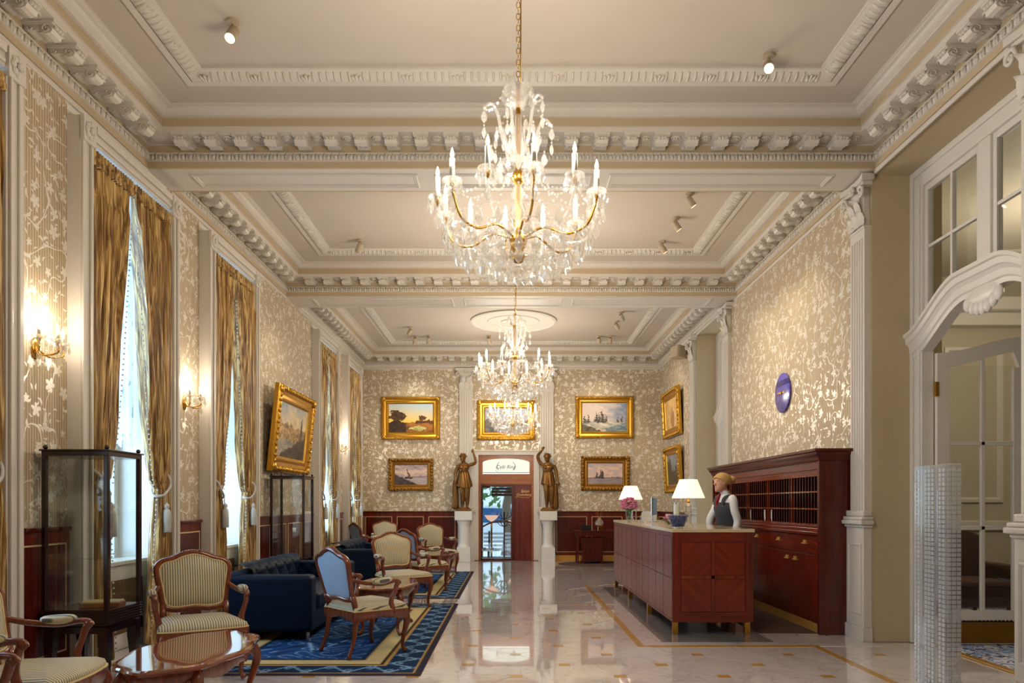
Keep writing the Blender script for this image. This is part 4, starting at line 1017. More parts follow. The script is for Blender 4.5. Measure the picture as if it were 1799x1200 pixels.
# ================================================================ PICTURES, CLOCK, SPEAKER
def nz(x, y, s=0): return noise.noise((x, y, s))
def fbm(x, y, s=0): return 1.7*(.55*nz(x, y, s)+.3*nz(x*2.1, y*2.1, s+3)+.15*nz(x*4.3, y*4.3, s+9))
def mixc(a, b, t):
    t = max(0, min(1, t)); return tuple(a[i]+(b[i]-a[i])*t for i in range(3))
def pic_sunset(u, v):
    c = mixc(C(246, 206, 104), C(176, 200, 214), (v-.4)*1.7+.2*(u-.5))
    if v < .34+.03*fbm(u*5, 1): c = mixc(C(86, 52, 24), C(176, 112, 42), .5+.9*fbm(u*7, v*9, 2)+.4*(u > .45)*(v > .18))
    if math.hypot((u-.66)/.2, (v-.14)/.07) < 1: c = mixc(C(150, 160, 90), C(226, 210, 130), .5+fbm(u*9, v*20))
    e = math.hypot((u-.2)/.22, (v-.58)/.24)+.5*fbm(u*9, v*9, 5)
    if e < .85: c = mixc(C(40, 28, 16), C(98, 68, 30), .5+fbm(u*16, v*16, 4))
    if u < .4 and v < .42-.4*abs(u-.18)+.06*fbm(u*8, v*6): c = mixc(C(34, 24, 14), C(70, 46, 22), .5+fbm(u*12, v*12))
    if math.hypot((u-.76)/.1, (v-.5)/.1)+.4*fbm(u*12, v*12, 6) < .8 or (u > .62 and .3 < v < .42+.05*fbm(u*14, 2)): c = mixc(C(66, 42, 26), C(110, 66, 34), .5+fbm(u*14, v*14))
    return c
def pic_dusk(u, v):
    c = mixc(C(226, 196, 176), C(120, 116, 136), abs(v-.62)*2.2+.7*fbm(u*4, v*7))
    if v < .38: c = mixc(C(150, 136, 138), C(206, 190, 182), .5+.8*fbm(u*3, v*22))
    if v < .52-.75*u+.05*fbm(u*9, v*7): c = mixc(C(48, 36, 42), C(88, 68, 70), .5+fbm(u*8, v*10))
    if .36 < v < .41+.02*fbm(u*12, 3) and u > .55: c = C(104, 88, 104)
    if abs(u-.40) < .012 and .36 < v < .78: c = C(80, 56, 50)
    if .40 < u < .52 and .36 < v < .36+.3*(1-(u-.40)/.12): c = C(122, 82, 66)
    if .32 < u < .56 and .29 < v < .37: c = C(58, 40, 40)
    return c
def pic_grey(u, v):
    c = mixc(C(120, 122, 132), C(196, 196, 198), v+.6*fbm(u*4, v*5))
    if v < .42+.2*fbm(u*4, 1): c = mixc(C(70, 64, 62), C(120, 110, 100), .5+fbm(u*9, v*9))
    return c
def pic_winter(u, v):
    c = mixc(C(216, 196, 182), C(112, 132, 156), (u-.35)*1.4+.5*fbm(u*4, v*5)+.3*(v-.6))
    if v < .34+.05*fbm(u*5, 1): c = mixc(C(150, 146, 136), C(222, 212, 190), .6+.9*fbm(u*7, v*12, 2)-.9*abs(u-.5))
    for x, w_, h_ in ((.06, .05, .56), (.14, .05, .6), (.31, .06, .72), (.38, .05, .68), (.45, .07, .78), (.53, .05, .6), (.8, .03, .55), (.88, .03, .6)):
        if .3 < v < h_ and abs(u-x) < w_*(h_-v)/(h_-.3)*(1+.5*sin(v*90)): c = mixc(C(52, 50, 44), C(100, 92, 76), .5+fbm(u*20, v*20))
    if v < .28-.6*u+.06*fbm(u*14, 4): c = mixc(C(70, 62, 52), C(120, 106, 84), .5+fbm(u*12, v*12))
    if u > .5 and v < .5*(u-.5)+.08: c = mixc(C(86, 108, 116), C(140, 154, 156), .5+fbm(u*6, v*18))
    return c
def pic_ships(u, v):
    c = mixc(C(232, 196, 168), C(172, 164, 176), .35+.9*fbm(u*4, v*6)+.6*(v-.6))
    if v < .30: c = mixc(C(120, 110, 118), C(176, 160, 158), .5+.7*fbm(u*4, v*26))
    if .28 < v < .31: c = C(110, 98, 108)
    for x, h_, w_ in ((.25, .58, .035), (.37, .7, .05), (.42, .62, .04)):
        if .29 < v < h_ and abs(u-x) < w_*(1-.7*(v-.29)/(h_-.29)): c = C(78, 62, 60)
    if .19 < u < .49 and .26 < v < .31: c = C(54, 44, 46)
    return c
def pic_figure(u, v):
    c = mixc(C(232, 196, 128), C(208, 160, 92), .5+fbm(u*4, v*4))
    if math.hypot((u-.55)/.16, (v-.3)/.3) < 1: c = C(172, 122, 84)
    if math.hypot((u-.52)/.07, (v-.62)/.07) < 1: c = C(196, 146, 104)
    return c
def pic_forest(u, v):
    c = mixc(C(150, 156, 160), C(96, 96, 92), v*.3+.8*fbm(u*4, v*4))
    if v < .55+.35*fbm(u*6, 2)+.25*(u < .35): c = mixc(C(50, 46, 36), C(98, 88, 64), .5+fbm(u*10, v*10))
    return c
def pic_town(u, v):
    c = mixc(C(232, 204, 148), C(132, 148, 160), (v-.5)*1.5+.5*fbm(u*4, v*4)+.3*(.5-u))
    if v < .58+.09*fbm(u*9, 1)+.05*(u < .5): c = mixc(C(104, 78, 50), C(206, 166, 106), .5+fbm(u*16, v*16, 2)+.3*(.35-u))
    if v < .34-.05*u: c = mixc(C(104, 112, 118), C(180, 162, 130), .5+.9*fbm(u*4, v*12))
    if v < .36*u*1.25+.05*fbm(u*12, v*12): c = mixc(C(46, 40, 32), C(84, 70, 50), .5+fbm(u*12, v*12))
    if abs(u-.82) < .035*(1 if v < .62 else max(0, (.86-v)/.24)) and .2 < v < .86: c = C(84, 66, 46)
    return c
def painting(label, w_, h_, M4, fn, fw, mat, orn):
    """local x right, y up, z out of the wall; w_, h_ outside size"""
    root = empty('painting'); root.matrix_world = M4; thing(root, label, 'painting', group='gilt framed oil paintings')
    prof = [(0, .0), (0, .05), (fw*.1, .075), (fw*.3, .08), (fw*.38, .06), (fw*.6, .045), (fw*.75, .055), (fw*.85, .05), (fw, .022), (fw, 0)]
    fr = MB().ringM(w_, h_, prof, Matrix()).build('frame', mat, root, smooth=True, ang=.5)
    b = MB(); step = .045 if orn == 'bead' else .08
    for (x0, y0, x1, y1) in ((-w_/2, -h_/2, w_/2, -h_/2), (-w_/2, h_/2, w_/2, h_/2), (-w_/2, -h_/2, -w_/2, h_/2), (w_/2, -h_/2, w_/2, h_/2)):
        L = math.hypot(x1-x0, y1-y0); n = round(L/step); ins = fw*.2
        for k in range(n+1):
            x = x0+(x1-x0)*k/n; y = y0+(y1-y0)*k/n; x -= math.copysign(ins, x) if abs(x) > w_/2-ins else 0; y -= math.copysign(ins, y) if abs(y) > h_/2-ins else 0
            if orn == 'bead': b.sphere((x, y, .078), .016, 6, 4)
            else:
                b.sphere((x, y, .075), .032, 6, 4, 1+.5*(k % 2), 1.5-.5*(k % 2), .7)
    for sx in (-1, 1):
        for sy in (-1, 1): b.sphere((sx*(w_/2-fw*.3), sy*(h_/2-fw*.3), .07), fw*.32, 8, 5, 1, 1, .4)
    tag(b.build('ornament', mat, fr, smooth=True), kind='stuff')
    iw, ih = w_/2-fw*.98, h_/2-fw*.98; nx, ny = 110, 76
    g = MB().grid(nx, ny, lambda u, v: (-iw+2*iw*u, -ih+2*ih*v, .026)); me = g.mesh('canvas', M['canvas'], fix=False)
    colour_grid(me, [fn(i/nx+.03*fbm(i/nx*5, j/ny*5, 1)+.02*fbm(i/nx*14, j/ny*14, 2), j/ny+.04*fbm(i/nx*5, j/ny*5, 3)+.03*fbm(i/nx*14, j/ny*14, 4)) for j in range(ny+1) for i in range(nx+1)])
    inst('canvas', me, root); MB().box(-iw-.01, iw+.01, -ih-.01, ih+.01, .002, .022).build('stretcher', M['oak'], root)
BK = Matrix(((1, 0, 0, 0), (0, 0, -1, 0), (0, 1, 0, 0), (0, 0, 0, 1)))
def onback(px0, px1, py0, py1): 
    k = 17.5/1270; return (px1-px0)*k, (py1-py0)*k, T(((px0+px1)/2-898.5)*k, YB-.008, 1.38+(885-(py0+py1)/2)*k) @ BK
for lab, px, fn, fw, m, orn in (('gilt framed golden sunset landscape on the far wall, upper left', (670, 773, 697, 772), pic_sunset, .18, M['gold'], 'bead'),
    ('small gilt framed dusk harbour scene on the far wall, lower left', (683, 761, 806, 862), pic_dusk, .15, M['golddark'], 'leaf'),
    ('gilt framed grey landscape hanging over the café doorway', (838, 940, 703, 773), pic_grey, .2, M['gold'], 'bead'),
    ('gilt framed winter forest landscape on the far wall, upper right', (1011, 1113, 696, 770), pic_winter, .17, M['gold'], 'bead'),
    ('gilt framed sailing ships at sea on the far wall, lower right', (1021, 1106, 802, 862), pic_ships, .17, M['golddark'], 'leaf')):
    w_, h_, M4 = onback(*px); painting(lab, w_, h_, M4, fn, fw, m, orn)
RWm = Matrix(((0, 0, -1, 0), (-1, 0, 0, 0), (0, 1, 0, 0), (0, 0, 0, 1)))
tl = Matrix.Rotation(math.radians(3), 4, 'X')
painting('gilt framed pale figure painting on the side wall, above another', 1.55, 1.02, T(XW-.06, 15.85, 3.36) @ RWm @ tl, pic_figure, .2, M['gold'], 'leaf')
painting('gilt framed dark woodland painting on the side wall, behind the desk lamp', 1.45, 1.0, T(XW-.05, 15.75, 2.12) @ RWm @ tl, pic_forest, .18, M['gold'], 'leaf')
LWm = Matrix(((0, 0, 1, 0), (1, 0, 0, 0), (0, 1, 0, 0), (0, 0, 0, 1)))
painting('large gilt framed townscape with a tower above the far glass cabinet', 1.86, 1.28, T(-XW+.13, 11.36, 2.5) @ LWm @ Matrix.Rotation(math.radians(6), 4, 'X') @ Matrix.Diagonal((1, 1, 1.15, 1)), pic_town, .24, M['gold'], 'leaf')
# clock
ck = empty('wall_clock', (XW-.008, 9.53, 2.84), -PI/2); thing(ck, 'round cobalt blue wall clock above the key cabinet', 'clock')
def mk_clock():
    N = NT('clock_enamel'); x, y, z = N.sep(N.coord())[0:3]
    ray = N.step(N.math('ABSOLUTE', N.math('SINE', N.math('MULTIPLY', N.math('ARCTAN2', x, z), 10))), .0, .10)
    band = N.step(N.math('ABSOLUTE', N.math('SUBTRACT', z, .13)), .035, .04); low = N.math('LESS_THAN', z, .085)
    c = N.mix(N.step(z, -.25, .25), C(30, 30, 130), C(92, 84, 186)); c = N.mix(band, C(36, 30, 120), c)
    c = N.mix(N.math('MULTIPLY', N.math('MULTIPLY', low, N.math('SUBTRACT', 1, ray)), .5), c, C(160, 150, 200))
    N.set(col=c, rough=.2, coat=.5); return N.mat
ROTX = Matrix.Rotation(PI/2, 4, 'X')
MB().lathe([(0, 0), (.25, 0), (.262, .01), (.262, .022), (.25, .026), (0, .026)], 40, ROTX).build('dial', mk_clock(), ck, smooth=True, ang=.5)
MB().box(-.012, .10, -.034, -.028, -.008, .012).build('hour_hand', M['brass'], ck); MB().box(-.13, .01, -.04, -.035, -.006, .016).build('minute_hand', M['brass'], ck)
MB().lathe([(.02, .02), (.02, .045), (0, .045)], 12, ROTX).build('hub', M['brass'], ck)
spk = empty('loudspeaker', (XW-.006, 14.72, 4.42)); thing(spk, 'beige loudspeaker mounted high above the side wall paintings', 'speaker')
Ms = Matrix.Rotation(.35, 4, 'Y') @ RZ(.5)
MB().box(-.05, 0, -.05, .05, -.08, .08).tube([(-.03, 0, 0), (-.12, 0, 0)], .02, 8).build('bracket', M['spk'], spk)
MB().prism([(-.34, -.13), (-.30, -.15), (-.12, -.11), (-.08, 0), (-.12, .11), (-.30, .15), (-.34, .13)], -.12, .12).build('cabinet', M['spk'], spk, bevel=.015).rotation_euler = (0, .12, .35)

# ================================================================ CAFÉ DOORWAY AND WHAT LIES BEHIND
dr = empty('door_3', (0, YB, 0)); struct(dr, 'oak framed café doorway with lit sign and sliding glass door', 'door')
def dbox(name, m, *bs, bevel=.004, parent=None):
    b = MB()
    for q_ in bs: b.box(*q_)
    return b.build(name, m, parent or dr, bevel=bevel)
dbox('casing', M['cream'], (D0-.12, D0, -.05, 0, 0, DH+.1), (D1, D1+.12, -.05, 0, 0, DH+.1), (D0, D1, -.05, 0, DH, DH+.1), (D0-.14, D0-.1, -.065, 0, 0, DH+.08), (D1+.1, D1+.14, -.065, 0, 0, DH+.08), (D0-.14, D1+.14, -.065, 0, DH+.08, DH+.12))
dbox('oak_frame', M['oak'], (D0, D0+.05, .02, .2, 0, DH), (D1-.05, D1, .02, .2, 0, DH), (D0+.05, D1-.05, .02, .2, 2.50, DH), (D0+.05, D1-.05, .02, .16, 1.86, 2.10), (D0+.05, D0+.10, .04, .14, 2.1, 2.5), (D1-.10, D1-.05, .04, .14, 2.1, 2.5), (D0+.05, D1-.05, .04, .12, 1.84, 1.87))
arch = [(D0+.1, 2.14), (D1-.1, 2.14)]; cxm = (D0+D1)/2; hw_ = (D1-D0)/2-.1
arch += [(cxm+hw_*cos(a), 2.38+.1*sin(a)) for a in [k*PI/12 for k in range(13)]]
sg = MB().prism(arch, -.075, -.065, BK); so = sg.build('sign_glass', emis('backlit_frosted_glass', C(244, 246, 226), .85), dr)
sp_ = [(D0+.05, 2.5), (D0+.05, 2.3)]+[(cxm-hw_*cos(a), 2.38+.1*sin(a)) for a in [k*PI/12 for k in range(13)]]+[(D1-.05, 2.3), (D1-.05, 2.5)]
MB().prism(sp_[::-1], -.055, -.032, BK).build('spandrel', M['oak'], dr)
dbox('light_slot', emis('sign_tube', C(255, 250, 240), 2.5), (D0+.08, D1-.08, .05, .06, 2.105, 2.12))
def text(name, body, x, y, z, size, mat, parent, shear=.35, sx=1):
    cu = bpy.data.curves.new(name, 'FONT'); cu.body = body; cu.size = size; cu.shear = shear; cu.align_x = 'CENTER'; cu.extrude = .002
    t = bpy.data.objects.new(name, cu); COL.objects.link(t); bpy.context.view_layer.update()
    me = bpy.data.meshes.new_from_object(t.evaluated_get(bpy.context.evaluated_depsgraph_get())); bpy.data.objects.remove(t)
    me.materials.clear(); me.materials.append(mat)
    o = inst(name, me, parent, (x, y, z), (PI/2, 0, 0), (sx, 1, 1)); return o
ink = paint('bronze_lettering', C(112, 66, 30), .4, .05); gil = paint('gilt_lettering', C(222, 170, 96), .35, .05, metal=.3)
text('sign_lettering', 'Café Ring', cxm-.02, .06, 2.235, .125, ink, so)
sw_ = MB()
for s in (-1, 1): sw_.tube(spline([(cxm+s*.16, .06, 2.40), (cxm+s*.21, .06, 2.34), (cxm+s*.215, .06, 2.26), (cxm+s*.17, .06, 2.19)], 6), [.003+.004*sin(PI*k/18) for k in range(19)], 5)
sw_.tube(spline([(cxm-.2, .06, 2.24), (cxm-.24, .06, 2.2), (cxm-.24, .06, 2.17), (cxm-.21, .06, 2.155)], 5), .003, 5)
sw_.build('sign_flourish', ink, so)
XM = .05
dbox('panel_door', M['mahog'], (XM+.03, D1-.05, .06, .11, 0, 1.86)); dbox('centre_post', M['mahogd'], (XM-.05, XM+.03, .05, .15, 0, 1.86))
pd = bpy.data.objects['panel_door']
text('door_lettering', 'Salon', .325, .057, 1.655, .095, gil, pd); text('door_lettering', 'Gutenberg', .30, .057, 1.575, .085, gil, pd)
MB().tube(spline([(.08, .057, 1.53), (.14, .057, 1.55), (.25, .057, 1.535), (.42, .057, 1.53), (.43, .057, 1.55)], 5), .003, 5).build('flourish', gil, pd)
gd = dbox('glass_door', M['mahogd'], (D0+.05, D0+.08, .06, .10, 0, 1.86), (D0+.08, XM-.05, .06, .10, 1.80, 1.84), (D0+.08, XM-.05, .06, .10, 0, .04))
MB().box(D0+.08, XM-.05, .078, .084, .04, 1.80).build('pane', M['glass'], gd)
dbox('threshold', M['mahogd'], (D0-.12, D1+.12, -.09, .2, 0, .012))
struct(MB().box(-4, 4, 17.8, 18.7, -.1, -.004).box(-4, 4, 18.7, 23, -.7, -.6).build('floor', M['mahogd']), 'dark café floor seen through the doorway', 'floor')
struct(MB().box(-4, -1.5, 17.8, 23, -.7, 3).box(1.6, 4, 17.8, 23, -.7, 3).build('wall_cafe', M['oak']), 'warm wooden side walls of the café', 'wall')
struct(MB().box(-4, 4, 17.8, 23, 2.7, 2.9).build('ceiling', M['mahogd']), 'dark wooden café ceiling seen through the doorway', 'ceiling')
cw = empty('window_7', (0, 22.9, 0)); struct(cw, 'broad wood framed café window looking onto the street', 'window')
for bb in ((-1.5, 1.6, 0, .1, -.6, -.3), (-1.5, 1.6, 0, .1, 1.95, 2.7), (-1.5, -1.4, 0, .1, -.3, 2), (1.5, 1.6, 0, .1, -.3, 2), (-.98, -.90, 0, .1, -.3, 2)): MB().box(*bb).build('frame', M['mahog'], cw)
for x0, x1 in ((-1.4, -.98), (-.9, 1.5)): MB().box(x0, x1, .04, .046, -.3, 1.95).build('pane', M['glass'], cw)
for x0, x1, z0, z1, lab in ((-.62, .9, 1.62, 2.0, 'half lowered brown blind at the top of the café window'), (-1.45, -.66, 1.88, 2.02, 'reddish rolled awning bar across the café window top')):
    bl = empty('window_blind', ((x0+x1)/2, 22.78, 0)); thing(bl, lab, 'blind')
    n = max(2, int((z1-z0)/.09))
    for k in range(n): MB().box(-(x1-x0)/2, (x1-x0)/2, -.02, .02, z0+(z1-z0)*k/n, z0+(z1-z0)*(k+.85)/n).build('slat', M['mahog'], bl)
def floor_lamp(x, y, h, lab):
    r = empty('floor_lamp', (x, y, -.6)); thing(r, lab, 'lamp', group='café floor lamps')
    MB().lathe([(.16, 0), (.16, .02), (.03, .05), (0, .05)], 18).build('base', M['brass'], r, smooth=True); MB().cyl((0, 0, .04), (0, 0, h-.16), .025, 10).build('pole', M['brass'], r, smooth=True)
    MB().lathe([(.03, h-.17), (.13, h-.10), (.2, h), (.19, h), (.12, h-.09), (.03, h-.15)], 20).build('bowl_shade', M['lampglass'], r, smooth=True)
M['lampglass'] = emis('lit_pink_glass', C(246, 196, 170), .8)
floor_lamp(-.55, 20.0, 1.66, 'café floor lamp with pink bowl shade, left one'); floor_lamp(.08, 20.8, 1.5, 'café floor lamp with bowl shade beside the brown door panel')
cr = empty('coat_rack', (-.2, 20.05, -.6)); thing(cr, 'dark bentwood coat rack standing inside the café', 'coat rack')
MB().cyl((0, 0, 0), (0, 0, 1.75), .022, 8).build('pole', M['ebony'], cr, smooth=True)
for k in range(6):
    a = k*PI/3
    for zz in (1.45, 1.65): MB().tube(spline([(.02*cos(a), .02*sin(a), zz-.1), (.12*cos(a), .12*sin(a), zz-.06), (.2*cos(a), .2*sin(a), zz+.03), (.17*cos(a), .17*sin(a), zz+.09)], 4), .010, 5).build('hook', M['ebony'], cr, smooth=True)
for k in range(4): a = k*PI/2; MB().tube(spline([(0, 0, .3), (.15*cos(a), .15*sin(a), .2), (.26*cos(a), .26*sin(a), .01)], 4), .014, 6).build('foot', M['ebony'], cr, smooth=True)
hr = empty('stair_railing', (0, 18.68, 0)); thing(hr, 'curved brown handrail on the café steps', 'railing')
MB().tube(spline([(-.85, 0, .72), (-.55, 0, .88), (-.2, 0, .93), (.12, 0, .86)], 6), .022, 8).build('handrail', M['mahog'], hr, smooth=True)
for x, z in ((-.8, .74), (.0, .89)): MB().cyl((x, 0, 0), (x, 0, z), .018, 8).build('post', M['mahog'], hr, smooth=True)
def cafe_table(x, y, lab):
    r = empty('cafe_table', (x, y, -.6)); thing(r, lab, 'table', group='café tables')
    MB().lathe([(.3, .72), (.3, .75), (0, .75)], 20).build('table_top', M['marblewhite'], r); MB().lathe([(.2, 0), (.2, .02), (.03, .06), (.025, .72)], 12).build('pedestal', M['ebony'], r, smooth=True)
    for k, (dx, dy) in enumerate(((-.1, 0), (.1, .05))):
        tag(MB().lathe([(.03, 0), (.045, .05), (.04, .05), (.026, .006), (0, .006)], 12, T(x+dx, y+dy, .15)).build('coffee_cup', M['marblewhite'], smooth=True), '%s white cup on the %s' % (('left', 'right')[k], lab), 'cup')
cafe_table(-.62, 19.45, 'round café table inside the doorway at left'); cafe_table(.3, 21.0, 'round café table behind the coat rack')
# street outside
struct(MB().box(-30, 30, 23.2, 60, -.8, -.7).build('floor', M['outwhite']), 'pale street beyond the café window', 'street')
tr_ = empty('street_tree', (-.15, 29, -.7)); thing(tr_, 'street tree with dark trunk seen through the café door', 'tree')
MB().tube(spline([(0, 0, 0), (.05, 0, 1.0), (-.05, 0, 2.0), (.3, 0, 3.4)], 4), [.28, .26, .24, .22, .2, .19, .18, .18, .17, .16, .15, .14, .12], 10).build('trunk', M['bark'], tr_, smooth=True)
lf = MB(); r2 = random.Random(3)
for k in range(900):
    a, b = r2.uniform(0, 2*PI), r2.uniform(-1, 1); rr = 2.6*r2.random()**.4; p = Vector((rr*cos(a)*(1-b*b)**.5-.8, rr*sin(a)*(1-b*b)**.5, 3.9+rr*b*.8))
    s = r2.uniform(.08, .17); q4 = Euler((r2.uniform(0, 6), r2.uniform(0, 6), 0)).to_matrix().to_4x4()
    lf.add([(-s, 0, 0), (0, -s*.6, 0.01), (s, 0, 0), (0, s*.6, .01)], [(0, 1, 2, 3)], T(*p) @ q4)
tag(lf.build('foliage', M['leafgreen'], tr_, fix=False), kind='stuff')
van = empty('parked_van', (-1.1, 33, -.7)); thing(van, 'white van parked across the street outside the café', 'van')
MB().prism([(-2.2, .35), (2.3, .35), (2.3, 1.2), (1.7, 2.0), (-2.2, 2.1)], -1, 1, BK).build('body', M['outwhite'], van, bevel=.08)
MB().prism([(-.4, 1.25), (2.0, 1.2), (1.6, 1.85), (-.4, 1.9)], 1.0, 1.02, BK).build('side_window', paint('blue_glass', C(40, 88, 130), .1, .05), van)
for x in (-1.4, 1.5): MB().lathe([(.34, -.1), (.34, .1), (.2, .12), (0, .12)], 18, T(x, -1, .35) @ ROTX).build('wheel', M['black'], van, smooth=True, ang=.5)
struct(MB().box(-30, 30, 45, 46, -.7, 9).build('wall_street', M['outwhite']), 'pale building front across the street', 'wall')
sb = empty('street_bench', (.2, 26, -.7)); thing(sb, 'slatted street bench outside the café window', 'bench')
for k in range(5): MB().box(-1.2, 1.2, .02*k, .02*k+.03, .4+.14*k, .48+.14*k).build('slat', M['silver'], sb)
for x in (-1, 1): MB().box(x-.03, x+.03, 0, .16, 0, 1.1).build('leg', M['black'], sb)

# ================================================================ STATUES
def fused(tubes, voxel=.012, smooth=6):
    b = MB()
    for t in tubes: t(b)
    o = b.build('tmp_body', M['bronze'], fix=True)
    m = o.modifiers.new('r', 'REMESH'); m.mode = 'VOXEL'; m.voxel_size = voxel
    m2 = o.modifiers.new('s', 'SMOOTH'); m2.factor = .5; m2.iterations = smooth
    bpy.context.view_layer.update()
    me = bpy.data.meshes.new_from_object(o.evaluated_get(bpy.context.evaluated_depsgraph_get())); bpy.data.objects.remove(o)
    me.materials.clear(); me.shade_smooth(); return me
def limb(pts, r, n=10): return lambda b: b.tube(spline(pts, 4), [r[min(len(r)-1, int(i/4))]*(1-(i/4 % 1))+r[min(len(r)-1, int(i/4)+1)]*(i/4 % 1) for i in range(4*(len(pts)-1)+1)], n)
def ball(c, r, sx=1, sy=1, sz=1): return lambda b: b.sphere(c, r, 14, 10, sx, sy, sz)
def hand(c, d, side, s=1, up=Vector((0, 0, 1))):
    """relaxed hand at wrist c pointing along d; palm and five fingers"""
    c = Vector(c); d = Vector(d).normalized(); w_ = d.cross(Vector((0, 1, 0))); 
    if w_.length < .2: w_ = d.cross(Vector((1, 0, 0)))
    w_.normalize(); nrm = w_.cross(d).normalized(); fs = []
    fs.append(limb([c, c+d*.045*s, c+d*.085*s], [.024*s, .032*s, .028*s]))
    for k in range(4):
        q0 = c+d*.075*s+w_*(k-1.5)*.019*s; l_ = (.062, .075, .07, .055)[k]*s
        fs.append(limb([q0, q0+d*l_*.5+nrm*.006*s, q0+d*l_*.9+nrm*.022*s], [.0105*s, .0095*s, .008*s], 6))
    q0 = c+d*.03*s+w_*side*.024*s
    fs.append(limb([q0, q0+d*.03*s+w_*side*.024*s+nrm*.006*s, q0+d*.062*s+w_*side*.028*s+nrm*.012*s], [.013*s, .0115*s, .009*s], 6))
    return fs
def head(c, s=1, face=(0, -1, 0)):
    c = Vector(c); f = Vector(face).normalized(); sd = Vector((-f.y, f.x, 0)); up = Vector((0, 0, 1)); L = []
    def at(a, b_, z): return c+f*a*s+sd*b_*s+up*z*s
    ang = math.atan2(f.y, f.x)+PI/2
    L.append(lambda b: b.sphere((0, 0, 0), .1*s, 18, 12, .78, .95, 1.12, T(*at(0, 0, .01)) @ RZ(ang)))
    L.append(lambda b: b.sphere((0, 0, 0), .07*s, 14, 10, .85, .95, .9, T(*at(.025, 0, -.06)) @ RZ(ang)))
    L.append(limb([at(.085, 0, .015), at(.105, 0, -.012), at(.098, 0, -.03)], [.011*s, .015*s, .012*s], 6))
    L.append(lambda b: b.sphere(at(.082, 0, -.062), .018*s, 8, 6, 1.1, 1.1, .6)); L.append(lambda b: b.sphere(at(.075, 0, -.098), .022*s, 8, 6))
    for k in (-1, 1):
        L.append(lambda b, k=k: b.sphere(at(.078, k*.032, .035), .02*s, 8, 6, 1, 1, .5)); L.append(lambda b, k=k: b.sphere(at(0, k*.078, -.005), .02*s, 8, 6, .6, .6, 1.3))
    return L
def pedestal(x, lab):
    r = empty('pedestal', (x, 17.17, 0)); thing(r, lab, 'pedestal', group='white statue pedestals')
    MB().box(-.158, .158, -.158, .158, 0, .35).build('base_block', M['marblewhite'], r, bevel=.006)
    MB().lathe([(.155, .35), (.155, .37), (.135, .40), (.125, .42), (.12, .5), (.118, .80), (.125, .84), (.122, .86), (.15, .92), (.165, .98), (.165, .99)], 28).build('column', M['marblewhite'], r, smooth=True, ang=.7)
    MB().box(-.205, .205, -.205, .205, .99, 1.205).build('cap_block', M['marblewhite'], r, bevel=.006)
pedestal(-1.13, 'white column pedestal left of the café doorway'); pedestal(.87, 'white column pedestal right of the café doorway')
def drape(b, cx, cy_, z0, z1, r0, r1, folds, ph, sx=1, sy=.8):
    n = 40; secs = 12; vs = []; 
    for i in range(secs+1):
        t = i/secs; z = z0+(z1-z0)*t; r = r0+(r1-r0)*t**1.3
        for k in range(n):
            a = 2*PI*k/n; q_ = r*(1+.15*sin(a*folds+ph+t*2.5)*(1-t*.5)+.03*sin(a*5+ph)); vs.append((cx+q_*cos(a)*sx, cy_+q_*sin(a)*sy, z+.03*sin(a*2+ph)*(1-t)))
    b.add(vs, [(i*n+k, i*n+(k+1) % n, (i+1)*n+(k+1) % n, (i+1)*n+k) for i in range(secs) for k in range(n)]+[tuple(range(n-1, -1, -1)), tuple(secs*n+k for k in range(n))])
